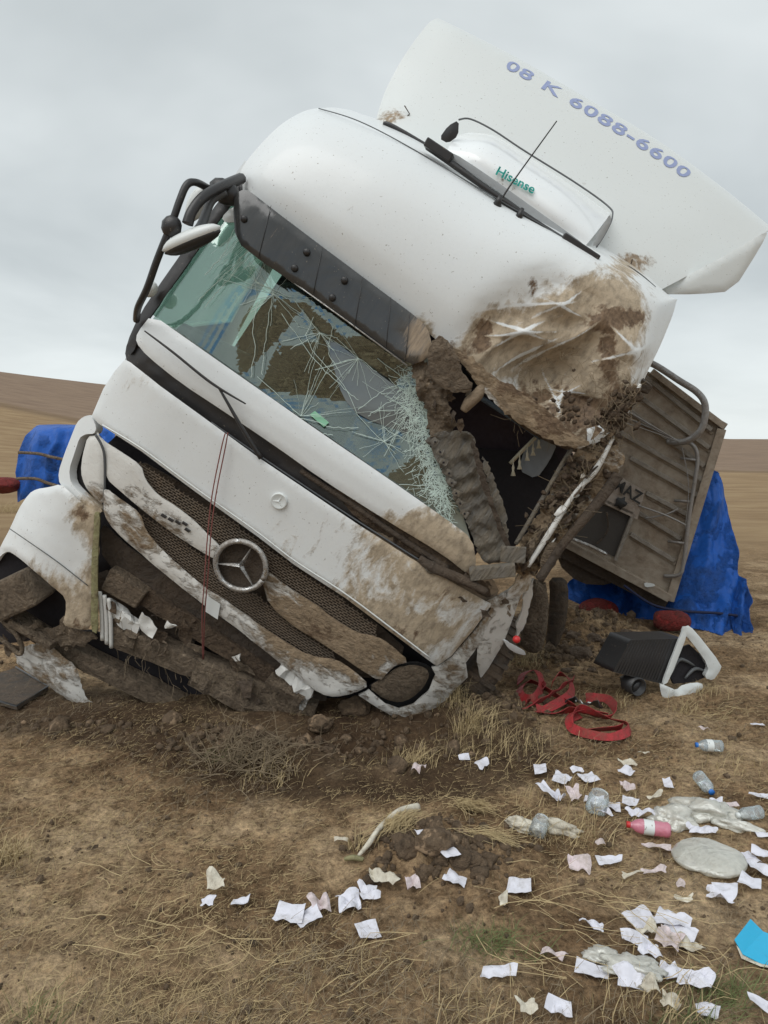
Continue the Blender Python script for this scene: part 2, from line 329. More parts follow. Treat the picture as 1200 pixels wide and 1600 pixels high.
def patch_pts(rows, frame, nu, nv):
    P = np.array([[frame.L(np.array(p[0], float), np.array(p[1], float), p[2]) for p in r] for r in rows])
    P = cr_interp(P, nv); P = cr_interp(P.swapaxes(0, 1), nu).swapaxes(0, 1); return P      # [nv][nu][3]
def grid_faces(nv, nu, flip=False):
    i = np.arange(nv-1)[:, None]*nu+np.arange(nu-1)[None]; i = i.ravel()
    f = np.stack([i, i+1, i+nu+1, i+nu], 1); return f[:, ::-1].copy() if flip else f
def patch(name, rows, m, parent, frame=CAB, nu=60, nv=40, thick=.02, deform=None, mud=True, flip=False, kind=None):
    P = patch_pts(rows, frame, nu, nv).reshape(-1, 3)
    if deform is not None: P = P+deform(P, proj(frame.W(P)))
    o = mk(name, P, grid_faces(nv, nu, flip), m, parent, True, mudf(proj(frame.W(P))) if mud else None, kind, soilf(proj(frame.W(P))) if mud else None)
    if thick: solid(o, thick, -1)
    return o
def tube_vf(pts, r, seg=8, cap=True):
    pts = np.asarray(pts, float); n = len(pts); r = np.broadcast_to(np.asarray(r, float), (n,))
    T = np.gradient(pts, axis=0); T /= np.linalg.norm(T, axis=1)[:, None]+1e-9
    u = np.cross(T[0], [0, 0, 1.]);
    if np.linalg.norm(u) < .1: u = np.cross(T[0], [0, 1., 0])
    u /= np.linalg.norm(u); V = []; a = np.linspace(0, 2*np.pi, seg, endpoint=False)
    for i in range(n):
        u = u-T[i]*(u@T[i]); u /= np.linalg.norm(u)+1e-9; w = np.cross(T[i], u)
        V.append(pts[i]+r[i]*(np.cos(a)[:, None]*u+np.sin(a)[:, None]*w))
    V = np.vstack(V); Fc = [(i*seg+j, i*seg+(j+1) % seg, (i+1)*seg+(j+1) % seg, (i+1)*seg+j) for i in range(n-1) for j in range(seg)]
    if cap: Fc += [tuple(range(seg))[::-1], tuple((n-1)*seg+j for j in range(seg))]
    return V, Fc
def join(parts):
    V = []; Fc = []; n = 0
    for v, f in parts:
        V.append(np.asarray(v, float)); Fc += [tuple(int(i)+n for i in q) for q in f]; n += len(v)
    return np.vstack(V), Fc
def tube(name, pts, r, m, parent=None, seg=8, smoothn=0, mud=None):
    pts = np.asarray(pts, float)
    if smoothn: pts = cr_interp(pts, smoothn)
    if np.ndim(r) and len(r) != len(pts): r = np.interp(np.linspace(0, 1, len(pts)), np.linspace(0, 1, len(r)), r)
    V, Fc = tube_vf(pts, r, seg); return mk(name, V, Fc, m, parent)
def PL(pp, frame=CAB, y=None):
    return np.array([frame.L(np.array(float(p[0])), np.array(float(p[1])), p[2] if y is None else y) for p in pp])
def box_vf(c, s, R=None, jit=0.):
    c = np.asarray(c, float); s = np.asarray(s, float)/2
    V = np.array([[i, j, k] for i in (-1, 1) for j in (-1, 1) for k in (-1, 1)], float)*s
    if jit: V += rng.uniform(-jit, jit, V.shape)
    if R is not None: V = V@np.asarray(R).T
    return V+c, [(0, 1, 3, 2), (4, 6, 7, 5), (0, 4, 5, 1), (2, 3, 7, 6), (0, 2, 6, 4), (1, 5, 7, 3)]
def box(name, c, s, m, parent=None, R=None, bev=.006, jit=0.):
    V, Fc = box_vf(c, s, R, jit); o = mk(name, V, Fc, m, parent, False)
    if bev: b = o.modifiers.new('bevel', 'BEVEL'); b.width = bev; b.segments = 2
    return o
def lathe_vf(prof, seg=16):
    prof = np.asarray(prof, float); a = np.linspace(0, 2*np.pi, seg, endpoint=False)
    V = np.vstack([np.stack([np.cos(a)*r, np.sin(a)*r, np.full(seg, z)], 1) for r, z in prof])
    Fc = [(i*seg+j, i*seg+(j+1) % seg, (i+1)*seg+(j+1) % seg, (i+1)*seg+j) for i in range(len(prof)-1) for j in range(seg)]
    return V, Fc
def frame_to(axis, roll=0.):
    q = Vector(axis).to_track_quat('Z', 'Y').to_matrix(); return np.array(q @ Matrix.Rotation(roll, 3, 'Z'))
_b = bmesh.new(); bmesh.ops.create_icosphere(_b, subdivisions=2, radius=1); ICO_V = np.array([v.co[:] for v in _b.verts]); ICO_F = [tuple(v.index for v in f.verts) for f in _b.faces]; _b.free()
_b = bmesh.new(); bmesh.ops.create_icosphere(_b, subdivisions=1, radius=1); IC1_V = np.array([v.co[:] for v in _b.verts]); IC1_F = np.array([[v.index for v in f.verts] for f in _b.faces]); _b.free()
_b = bmesh.new(); bmesh.ops.create_icosphere(_b, subdivisions=4, radius=1); IC4_V = np.array([v.co[:] for v in _b.verts]); IC4_F = [tuple(v.index for v in f.verts) for f in _b.faces]; _b.free()
def text_vf(s, size=1., shear=0., bold=0., space=1.):
    c = bpy.data.curves.new('t', 'FONT'); c.body = s; c.size = size; c.shear = shear; c.offset = bold; c.resolution_u = 3; c.space_character = space
    o = bpy.data.objects.new('t', c); C.objects.link(o); bpy.context.view_layer.update()
    me = bpy.data.meshes.new_from_object(o.evaluated_get(bpy.context.evaluated_depsgraph_get()))
    bm = bmesh.new(); bm.from_mesh(me); bmesh.ops.triangulate(bm, faces=bm.faces); V = np.array([v.co[:] for v in bm.verts]); Fc = [tuple(v.index for v in f.verts) for f in bm.faces]; bm.free()
    bpy.data.objects.remove(o); bpy.data.meshes.remove(me); bpy.data.curves.remove(c); return V, Fc

# ================================================================== GROUND
MOUNDS = [(540,1150,.42,.2,-.07),(690,1335,.22,.16,.08),(905,985,.55,.5,.13),(880,1030,.35,.2,.05),(370,1165,.3,.12,.05),(160,1140,.5,.1,.015),(640,1155,.35,.2,-.07),(760,1110,.3,.25,.06)]
MW = [(*G(a, b)[:2], rx, ry, h) for a, b, rx, ry, h in MOUNDS]
def HT(x, y):
    x = np.asarray(x, float); y = np.asarray(y, float)
    z = .03*vfbm(x, y, .9, 3, 1)+.030*vfbm(x, y, 5., 5, 2, .6)*np.clip(1.4-y/30, .2, 1)
    z = z+.030*np.abs(vfbm(x, y, 11., 4, 5, .68))*np.clip(1.6-y/12, .0, 1)*np.clip(.6+1.6*vfbm(x, y, 1.1, 2, 14), .25, 1.3)
    for mx, my, rx, ry, h in MW:
        e_ = np.exp(-((x-mx)/rx)**2-((y-my)/ry)**2); z = z+h*e_*(1+.9*vfbm(x, y, 9., 4, 4, .62))
    z = z-.05*np.exp(-((x-G(560,1215)[0])/.7)**2-((y-G(560,1215)[1])/.16)**2)
    d = np.hypot(x, y); phi = np.arctan2(x, y); az = np.clip(np.tan(np.clip(phi, -.6, .6)), -.6, .6); bk = np.clip((2.2-np.abs(phi))/1.3, 0, 1)
    t = np.clip((d-22)/128, 0, 1); el = .0035+bk*np.clip(.078*(.46-az)/.98, 0, .14)
    z = z+el*150*t*t*(3-2*t)*(1+.05*vn(x, y, .02, 9)) + (1.55 if True else 0)*np.clip((d-60)/100, 0, 1)
    return z - np.clip(d-170, 0, None)*.05
def axis(lo, hi, c0, c1, h, g=1.06):
    a = list(np.arange(c0, c1, h)); s = h; v = c1
    while v < hi: a.append(v); s *= g; v += s
    a.append(hi); b = []; s = h; v = c0-h
    while v > lo: b.append(v); s *= g; v -= s
    b.append(lo); return np.array(b[::-1]+a)
xs = axis(-450, 450, -2.6, 2.6, .022); ys = axis(-300, 450, 1.6, 5.6, .022)
XX, YY = np.meshgrid(xs, ys); ZZ = HT(XX, YY)
V = np.stack([XX.ravel(), YY.ravel(), ZZ.ravel()], 1)
def ground_mat():
    m = bpy.data.materials.new('dry_field_earth'); m.use_nodes = True; t = m.node_tree; b = t.nodes['Principled BSDF']; lk = t.links.new
    tcn = N(t, 'ShaderNodeTexCoord'); v = tcn.outputs['Object']
    def nz(s, d=8., r=.6, vec=v): n = N(t, 'ShaderNodeTexNoise', _Scale=s, _Detail=d, _Roughness=r); lk(vec, n.inputs['Vector']); return n.outputs[0]
    def ramp(f, cols):
        n = N(t, 'ShaderNodeValToRGB'); lk(f, n.inputs[0]); el = n.color_ramp.elements
        while len(el) < len(cols): el.new(.5)
        for e_, (p, c) in zip(el, cols): e_.position = p; e_.color = rgb(c)
        return n.outputs[0]
    def mix(f, a, c, mode='MIX'):
        n = N(t, 'ShaderNodeMixRGB', blend_type=mode)
        for i, w in enumerate((f, a, c)):
            if hasattr(w, 'links'): lk(w, n.inputs[i])
            else: n.inputs[i].default_value = w if i == 0 else rgb(w)
        return n.outputs[0]
    base = ramp(nz(1.3), [(.36, (.135,.082,.044)), (.5, (.29,.195,.112)), (.62, (.47,.345,.215))])
    fine = ramp(nz(34, 12, .85), [(.38, (.34,.31,.29)), (.5, (1,1,1)), (.62, (1.65,1.62,1.55))])
    mid = ramp(nz(7, 8, .75), [(.36, (.5,.47,.44)), (.5, (1,1,1)), (.64, (1.3,1.3,1.28))])
    near = mix(1.0, mix(1.0, base, fine, 'MULTIPLY'), mid, 'MULTIPLY')
    # straw litter tone
    vo = N(t, 'ShaderNodeTexNoise', _Scale=60.0, _Detail=3.0, _Roughness=.6, _Distortion=1.5); mp = N(t, 'ShaderNodeMapping'); mp.inputs['Scale'].default_value = (1, .25, 1); mp.inputs['Rotation'].default_value = (0, 0, .5); lk(v, mp.inputs[0]); lk(mp.outputs[0], vo.inputs['Vector'])
    near = mix(M_(t, 'MULTIPLY', M_(t, 'MULTIPLY_ADD', vo.outputs[0], 9., -5.3, True), M_(t, 'MULTIPLY_ADD', nz(2.2), 2.4, -.75, True)), near, (.44,.335,.19))
    wet_shaded = N(t, 'ShaderNodeAttribute', attribute_name='wet_shaded')  # mask for damp soil and for shade painted under the truck
    near = mix(M_(t, 'MULTIPLY', M_(t, 'MULTIPLY_ADD', M_(t, 'ADD', wet_shaded.outputs['Fac'], M_(t, 'MULTIPLY_ADD', nz(6), 1.2, -.6)), 2.2, -.5, True), .75), near, (.045,.028,.018))
    # far fields
    mp2 = N(t, 'ShaderNodeMapping'); mp2.inputs['Scale'].default_value = (.3, 1, 1); lk(v, mp2.inputs[0])
    furrow = nz(1.1, 6, .6, mp2.outputs[0])
    far1 = ramp(furrow, [(.32, (.235,.155,.085)), (.5, (.285,.195,.108)), (.66, (.335,.24,.135))])
    far2 = ramp(furrow, [(.35, (.20,.138,.098)), (.65, (.265,.19,.13))])
    sp = N(t, 'ShaderNodeSeparateXYZ'); lk(v, sp.inputs[0]); y = sp.outputs[1]; x = sp.outputs[0]
    yb = M_(t, 'ADD', y, M_(t, 'MULTIPLY', x, .55))
    bord = M_(t, 'MULTIPLY_ADD', yb, .5, -24.5, True)
    far = mix(bord, far1, far2)
    ln = M_(t, 'MULTIPLY', M_(t, 'SUBTRACT', 1.0, M_(t, 'MULTIPLY', M_(t, 'ABSOLUTE', M_(t, 'SUBTRACT', yb, 49.)), .5), None, True), .55)
    far = mix(ln, far, (.10,.065,.045))
    out = mix(M_(t, 'MULTIPLY_ADD', y, .22, -1.7, True), near, far)
    lk(out, b.inputs['Base Color']); b.inputs['Roughness'].default_value = .95; b.inputs['Specular IOR Level'].default_value = .15
    bp = N(t, 'ShaderNodeBump', _Strength=.8, _Distance=.03); lk(M_(t, 'ADD', nz(34, 12, .8), nz(7, 6, .6)), bp.inputs['Height']); lk(bp.outputs[0], b.inputs['Normal'])
    return m
groundm = ground_mat()
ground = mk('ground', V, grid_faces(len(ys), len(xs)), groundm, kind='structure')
WET_SHADED = [(540,1180,.85,.42,1.6),(350,1130,.9,.3,1.4),(110,1100,.7,.35,.9),(640,1150,.6,.4,1.2),(240,1130,.8,.2,.9),(720,1150,.35,.25,.6),(1010,985,.5,.5,.6),(680,1330,.2,.15,.35),(930,1040,.4,.3,.35)]  # damp soil, plus under-truck shade painted into the ground colour
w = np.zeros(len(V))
for a, b_, rx, ry, s in WET_SHADED:
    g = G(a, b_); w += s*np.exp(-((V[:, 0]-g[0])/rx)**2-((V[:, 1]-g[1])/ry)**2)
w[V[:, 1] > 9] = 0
at_ = ground.data.attributes.new('wet_shaded', 'FLOAT', 'POINT'); at_.data.foreach_set('value', w.astype(np.float32))
def GP(px, py, dz=0.):
    p = G(px, py)
    for _ in range(4): p = G(px, py, float(HT(p[0], p[1])))
    return p+np.array([0, 0, dz])

# ================================================================== TRUCK
truck = empty('wrecked_truck', CAB)
tag(truck, 'wrecked white lorry cab leaning over, nose in the dirt, cracked windscreen and muddy crushed corner', 'truck')
def crush(P, px):
    x, y = px[:, 0], px[:, 1]
    k = np.exp(-(((x-885)/120)**2+((y-560)/120)**2)**1.6)+.6*np.exp(-(((x-765)/40)**2+((y-520)/40)**2))
    global _rid; D = np.zeros_like(P); rs = np.random.default_rng(11); Q = P[:, [0, 2]]+.02*np.stack([fbm(P, 3., 2, 1.), fbm(P, 3., 2, 7.)], 1); y_ = np.zeros(len(P)); rd = np.zeros(len(P))
    c0 = CAB.L(np.array(885.), np.array(560.), .4)[[0, 2]]
    for q_ in range(34):
        c_ = c0+rs.uniform(-.42, .42, 2); a = rs.uniform(0, np.pi) if q_ % 2 else rs.normal(.9, .35); d = (Q-c_)@np.array([math.sin(a), -math.cos(a)]); rr = ((Q-c_)**2).sum(1); s_ = rs.uniform(.12, .26); w_ = np.exp(-rr/s_**2)
        am = rs.uniform(.28, .8)*(1 if q_ % 3 else -.7); y_ += am*np.abs(d)*w_; rd = np.maximum(rd, (am > 0)*w_*np.exp(-(d/.0075)**2))
    D[:, 1] = k*(y_-.03+.10*np.exp(-(((x-880)/70)**2+((y-600)/60)**2))+.006*fbm(P, 14, 3, 1))+.002*fbm(P, 1.5, 2, 8)
    _rid = np.clip(k*1.3, 0, 1)*rd
    D[:, 0] += k*.02*fbm(P, 3, 2, 9.); D[:, 2] += k*.02*fbm(P, 3, 2, 19.)
    return D
roof_rows = [
 [(377,295,.38),(400,311,.20),(490,376,.15),(610,472,.14),(725,568,.14),(820,657,.16),(912,703,.20),(938,700,.40)],
 [(376,268,.40),(410,275,.20),(512,336,.13),(648,434,.12),(770,528,.12),(868,608,.14),(958,658,.22),(978,644,.50)],
 [(398,236,.44),(440,240,.24),(550,292,.17),(690,390,.15),(805,470,.15),(905,545,.19),(985,602,.30),(1003,600,.60)],
 [(435,198,.52),(475,211,.32),(585,262,.24),(725,350,.22),(845,422,.22),(940,492,.27),(1008,540,.38),(1028,547,.75)],
 [(468,177,.64),(500,187,.45),(615,237,.36),(755,322,.34),(880,392,.34),(968,445,.39),(1026,485,.50),(1050,495,.85)],
 [(490,170,.84),(515,178,.62),(630,222,.54),(770,307,.52),(900,378,.52),(985,430,.57),(1034,466,.66),(1057,470,.95)],
 [(512,169,1.1),(535,172,1.05),(640,212,1.0),(782,296,1.0),(908,369,1.0),(992,420,1.0),(1036,457,1.0),(1058,468,1.1)],
 [(540,172,1.8),(560,176,1.8),(655,214,1.8),(795,296,1.8),(918,371,1.8),(1000,422,1.8),(1038,455,1.8),(1055,470,1.8)]]
roof = patch('roof_shell', roof_rows, paint, truck, nu=300, nv=220, deform=crush)
_a = np.empty(len(roof.data.vertices), np.float32); roof.data.attributes['mud'].data.foreach_get('value', _a); roof.data.attributes['mud'].data.foreach_set('value', (_a*(1.0-.9*_rid)-.0).astype(np.float32))
roof.data.attributes['soil'].data.foreach_get('value', _a); roof.data.attributes['soil'].data.foreach_set('value', (_a*(.95-1.0*_rid)).astype(np.float32))
roof['label'] = 'white high roof moulding, crushed and caked in mud at one corner'
# crushed-corner mud lumps
pts = []
for i in range(60):
    a = rng.normal(0, 1, 2)*np.array([55, 22])+np.array([905, 650]); r = rng.uniform(.006, .018)
    v = ICO_V*r*rng.uniform(.5, 1.3, 3); v = v*(1+.3*rng.uniform(-1, 1, (len(v), 1)))
    x, y = a
    if not (x > 760 and y > 430 and y < 690 and (y-600) < (x-760)*.62 and x < 1000): continue
    pts.append((v+CAB.L(np.array(x), np.array(y), .10+.5*max(0, (640-y))/640*.9), ICO_F))
# edge trim under the roof moulding
tube('roof_rim', PL([(730,575,.12),(765,612,.14),(805,650,.15),(850,680,.16),(905,702,.18),(935,698,.3)]), [.012,.02,.024,.024,.02,.012], mudm, truck, 8, 30)
panel('crushed_brim', [(700,540),(742,560),(775,590),(830,620),(880,665),(925,695),(905,706),(850,686),(800,655),(760,618),(738,590)], .05, paint_dirty, truck, noise=(.02,5), fy=None, mudadd=.25, jag_=3., flat=True)
tube('plush_trim', PL([(752,622,.24),(780,640,.26),(815,663,.28),(845,684,.3)]), .014, blueplush, truck, 8, 30)
# roof seams
tube('roof_seam', PL([(498,169.5,.7),(560,189,.52),(640,230,.48),(760,301,.45),(860,359,.45),(930,400,.47)]), .003, greyp, truck, 5, 40)

# --- spoiler
sp_rows = [
 [(588,185,1.75),(622,207,1.6),(700,258,1.5),(790,318,1.47),(880,373,1.47),(950,418,1.5),(1019,460,1.6)],
 [(603,140,1.95),(645,163,1.8),(735,215,1.7),(830,280,1.67),(930,340,1.67),(1005,390,1.7),(1085,425,1.8)],
 [(633,85,2.15),(685,108,2.05),(772,155,1.97),(880,220,1.94),(985,290,1.94),(1075,345,1.97),(1150,390,2.05)],
 [(668,38,2.4),(712,52,2.32),(800,98,2.26),(910,160,2.24),(1020,228,2.24),(1120,300,2.26),(1198,362,2.32)],
 [(684,28,2.52),(716,43,2.5),(804,88,2.46),(915,152,2.44),(1026,218,2.44),(1128,292,2.46),(1206,356,2.5)]]
spo = patch('air_deflector', sp_rows, cleanw, truck, nu=80, nv=40, thick=.02)
SPP = patch_pts(sp_rows, CAB, 81, 41)
def surf(u, v, off=.003):
    fu = np.clip(u, 0, 1)*80; fv = np.clip(v, 0, 1)*40; i = np.minimum(fu.astype(int), 79); j = np.minimum(fv.astype(int), 39); a = (fu-i)[:, None]; b = (fv-j)[:, None]
    P = (SPP[j, i]*(1-a)+SPP[j, i+1]*a)*(1-b)+(SPP[j+1, i]*(1-a)+SPP[j+1, i+1]*a)*b
    du = SPP[j, i+1]-SPP[j, i]; dv = SPP[j+1, i]-SPP[j, i]; n = np.cross(du, dv); n /= np.linalg.norm(n, axis=1)[:, None]
    n[n[:, 1] > 0] *= -1
    return P+n*off
TV, TF = text_vf('08 K 6088-6600', 1., .12, .02, 1.1)
x0, x1 = TV[:, 0].min(), TV[:, 0].max()
# the row of characters runs just below the top edge; letters stretched wide
q = proj(CAB.W(SPP.reshape(-1, 3))).reshape(41, 81, 2)
def find_uv(px, py):
    d = ((q-np.array([px, py]))**2).sum(-1); j, i = np.unravel_index(d.argmin(), d.shape); return i/80, j/40
(ua, va), (ub, vb) = find_uv(789, 99), find_uv(1075, 274)
tt = (TV[:, 0]-x0)/(x1-x0); hgt = .082
mk('lettering', surf(ua+(ub-ua)*tt, va+(vb-va)*tt+(TV[:, 1]/.7-.5)*hgt), TF, blue_txt, spo, False)
panel('deflector_side_flap', [(1019,460),(1080,428),(1150,390),(1203,358),(1190,385),(1146,455),(1090,460)], 1.75, cleanw, truck, fy=lambda x, z: .0, rnd=.03, rw=14, thick=.02, mud=False)
for pts_ in ([(632,165),(640,178),(628,190)], [(988,405),(984,420),(990,434),(986,446)]):
    tube('deflector_crack', PL([(a, b, 1.52+.2*(a < 700)) for a, b in pts_]), .004, muddk, truck, 5)
tube('roof_gutter', PL([(600,195,.95),(640,212,.93),(930,390,.85),(990,424,.85),(1022,450,.9)]), .013, blackp, truck, 6, 30)

# --- air conditioning pod
ac_rows = [
 [(697,242,.62),(740,262,.57),(800,306,.56),(860,348,.56),(915,384,.60)],
 [(703,226,.68),(750,240,.60),(808,282,.58),(870,325,.58),(928,368,.66)],
 [(716,212,.9),(760,222,.78),(820,262,.76),(885,305,.78),(942,350,.9)],
 [(736,207,1.3),(775,214,1.2),(832,250,1.2),(895,293,1.22),(953,335,1.3)],
 [(745,209,1.9),(780,216,1.9),(835,250,1.9),(897,292,1.9),(953,333,1.9)]]
ac = patch('air_conditioner_pod', ac_rows, acgl, truck, nu=50, nv=30, thick=.02)
ACP = patch_pts(ac_rows, CAB, 41, 41); q = proj(CAB.W(ACP.reshape(-1, 3))).reshape(41, 41, 2)
TV, TF = text_vf('Hisense', 1., .1, .02); x0, x1 = TV[:, 0].min(), TV[:, 0].max(); tt = (TV[:, 0]-x0)/(x1-x0)
tx = 774+(833-774)*tt+(TV[:, 1]/.7)*5; ty = 272+(303-272)*tt-(TV[:, 1]/.7)*13
dd = []
for a, b in zip(tx, ty):
    d = ((q-np.array([a, b]))**2).sum(-1); j, i = np.unravel_index(d.argmin(), d.shape); dd.append(ACP[j, i][1])
mk('brand_lettering', CAB.L(tx, ty, np.array(dd)-.02), TF, teal_txt, ac, False)
tube('pod_base_bar', PL([(668,230,.54),(700,252,.50),(780,309,.47),(850,356,.47),(925,402,.52)]), .017, blackp, truck, 6, 20)
box('pod_foot', CAB.L(np.array(905.), np.array(389.), .50), (.22,.12,.05), blackp, truck)
box('pod_foot', CAB.L(np.array(686.), np.array(236.), .52), (.16,.10,.045), blackp, truck)
panel('pod_fin', [(686,216),(700,196),(717,187),(716,212),(700,224)], .72, blackp, truck, fy=None, mud=False)
panel('pod_end_cap', [(953,334),(956,344),(948,362),(934,384),(926,384),(932,368),(944,350)], .60, mat('pod_end_grey', (.36,.37,.37), .4), truck, fy=None, mud=False, h=5)
panel('pod_lower_face', [(697,242),(705,236),(760,272),(830,322),(900,372),(915,384),(905,386),(850,352),(790,308),(730,266)], .54, mat('pod_shade_grey', (.40,.42,.43), .35), truck, fy=None, mud=False, h=6, rnd=.005)  # grey colour stands for shading along the bottom of the white pod
tube('pod_rear_rim', PL([(717,187,.9),(735,186,.95),(770,203,.95),(820,236,.95),(900,286,.95),(950,322,.9),(957,338,.8),(947,362,.7),(932,386,.6)]), .005, greyp, truck, 6, 40)
# --- antennas
tube('whip_antenna', PL([(780,318,.46),(800,286,.46),(870,189,.46)]), [.006,.004,.003], blackp, truck, 6, 12)
for (a, b), (c, d) in (((776,322),(783,305)), ((808,345),(817,325))):
    tube('antenna_base', PL([(a, b, .42), (c, d, .42)]), [.026, .009], blackp, truck, 10)

# --- windscreen, visor, pillars
_cl = [((430,460),.3,.05),((430,460),1.5,.07),((440,520),2.3,-.05),((560,560),.9,.06),((600,600),2.7,-.07),((640,640),1.9,.08),((500,620),.1,-.05),((660,700),1.2,.09),((480,500),1.05,-.06),((560,640),2.0,.05)]
def gdent(P, l):
    o = np.zeros(len(P))
    for (cx, cy), a, s_ in _cl:
        d = (P[:, 0]-cx)*math.sin(a)-(P[:, 1]-cy)*math.cos(a); rr = np.hypot(P[:, 0]-cx, P[:, 1]-cy); o += s_*(np.abs(d)-60)*.0035*np.exp(-(rr/110)**2)
    return o+.05*np.exp(-((P[:, 0]-600)/110)**2-((P[:, 1]-650)/90)**2)
gl = panel('windscreen', [(372,300),(345,335),(290,412),(236,490),(300,536),(400,606),(500,676),(600,744),(700,814),(735,842),(722,800),(704,750),(690,690),(672,640),(668,590),(672,545),(560,460),(450,360)], .06, glass, truck, sm=0, rnd=0, thick=.006, flat=True, h=6, dent=gdent)
crk = []
def crack(p, wpx=.0016, y=.034):
    P = np.array(p, float); b = np.full(len(P), y); yy = b.copy()
    for _ in range(5):
        l = CAB.L(P[:, 0], P[:, 1], yy); yy = b+front_y(l[:, 0], l[:, 2])
    crk.append(tube_vf(CAB.L(P[:, 0], P[:, 1], yy), wpx, 4, False))
def jag(a, b, n=6, j=2.):
    a = np.array(a, float); b = np.array(b, float); t = np.linspace(0, 1, n)[:, None]; return a+(b-a)*t+np.vstack([[0, 0], rng.normal(0, j, (n-2, 2)), [0, 0]])
IP = [(428,460),(560,560),(470,650),(640,640),(690,760),(600,690)]
for ip, n, R_ in ((IP[0], 16, 75), (IP[1], 14, 70), (IP[2], 18, 85), (IP[3], 20, 70), (IP[4], 26, 60), (IP[5], 14, 60), ((665,600), 14, 45), ((500,520), 10, 55), ((400,440), 8, 50)):
    for k in range(int(n*1.6)):
        a = rng.uniform(0, 2*np.pi); L_ = R_*1.15*rng.uniform(.35, 1.15)
        e_ = (ip[0]+L_*math.cos(a), ip[1]+L_*math.sin(a)*.9)
        ok = inside(np.array([e_]), np.array([(345,340),(240,488),(735,838),(690,700),(655,595)]))[0]
        if ok: crack(jag(ip, e_, 6, .8), rng.uniform(.0005, .0013))
for seq in ([(404,470),(395,510),(398,545),(392,590)],[(428,450),(420,500),(412,550),(410,585)],[(490,495),(480,530),(500,560),(540,605),(560,650),(600,690)],[(590,560),(640,600),(660,640),(665,690),(690,740),(700,790)],
            [(440,490),(490,560),(530,600),(560,625)],[(430,650),(480,655),(520,668),(560,668)],[(418,640),(470,668),(520,680)],[(560,640),(600,610),(640,595)],[(575,650),(615,625),(650,605)],[(600,668),(640,690),(690,705)],[(660,600),(672,650),(690,700)],
            [(640,575),(655,610),(668,660),(680,700)],[(520,510),(515,550),(535,590)],[(372,345),(350,395),(320,430)],[(395,385),(350,430),(310,470)],[(388,400),(345,450),(320,480)]):
    P = np.array(seq, float); Q = cr_interp(P, 20); Q[1:-1] += rng.normal(0, .8, Q[1:-1].shape); crack(Q, .0015)
for k in range(1000):                                      # crazed glass along the torn edge
    t = rng.random(); x = 650+t*60-abs(rng.normal(0, 20)); y = 585+t*215+rng.normal(0, 16); a = rng.uniform(0, np.pi); L_ = rng.uniform(6, 22)
    crack(jag((x, y), (x+L_*math.cos(a), y+L_*math.sin(a)), 3, 1.), rng.uniform(.0006, .0014))
for k in range(60):                                       # fine scratches upper left
    x = rng.uniform(330, 400); y = 350+(400-x)*.6+rng.uniform(0, 70); L_ = rng.uniform(10, 40)
    crack(jag((x, y), (x+L_*.75, y-L_*.65), 3, .6), .0005)
Vc, Fc_ = join(crk); mk('cracks', Vc, Fc_, crackm, gl, False, kind='stuff')
# tinted shattered flakes hanging behind the glass
for pl in ([(505,520),(600,590),(650,625),(660,690),(640,680),(560,650),(535,620),(520,570)],):
    panel('sagging_glass_sheet', pl, .045, glassy('grey_glass', (.45,.5,.52), .10, .05, .42, (.24,.27,.28), .25), gl, rnd=0, thick=.004, mud=False)
panel('green_sticker', [(484,648),(492,642),(514,660),(506,667)], .045, leafg, gl, rnd=0, thick=.002, mud=False, h=5, sm=0)
vis = panel('sun_visor', [(363,312),(374,296),(388,297),(409,314),(480,368),(592,452),(650,495),(668,512),(676,545),(668,562),(637,572),(540,502),(450,437),(409,409),(366,376)], -.10, visorm, truck, sm=1, rnd=.03, rw=12, thick=.008, noise=(.01, 3))
tube('visor_trim', PL([(451,436,.055),(540,500,.04),(636,571,.03)]), .004, chrome, vis, 5)
for a, b in ((381,342),(479,394),(460,419),(538,438),(519,465)):
    c = CAB.L(np.array(float(a)), np.array(float(b)), .06); zz_ = 0
    yv = -.10+front_y(c[0], c[2])-.008; c = CAB.L(np.array(float(a)), np.array(float(b)), yv)
    V1, F1 = lathe_vf([(0, -.012), (.010, -.012), (.017, -.006), (.018, .01), (0, .01)], 12); V1 = V1[:, [0, 2, 1]]
    mk('bolt', V1+c, F1, blackp, vis)
for a, b, c, d in ((420,320,405,405),(502,385,490,462),(566,432,555,510),(610,465,604,545),(640,490,634,566)):
    P = PL([(a, b, .05), (c, d, .05)]); tube('visor_seam', [(p[0], -.105+front_y(p[0], p[2]), p[2]) for p in P], .0018, blackp, vis, 4)
panel('left_pillar', [(378,290),(362,318),(340,345),(243,482),(222,512),(205,556),(195,548),(205,515),(230,470),(330,328),(358,292)], .03, blackp, truck, rnd=.02, rw=6)
panel('pillar_cover', [(362,322),(374,330),(371,346),(352,348),(345,340)], .035, cleanw, truck, mud=False, h=5)
panel('corner_cap', [(372,274),(378,275),(377,300),(360,316),(345,312),(330,300),(340,290)], .1, blackp, truck, rnd=.02)
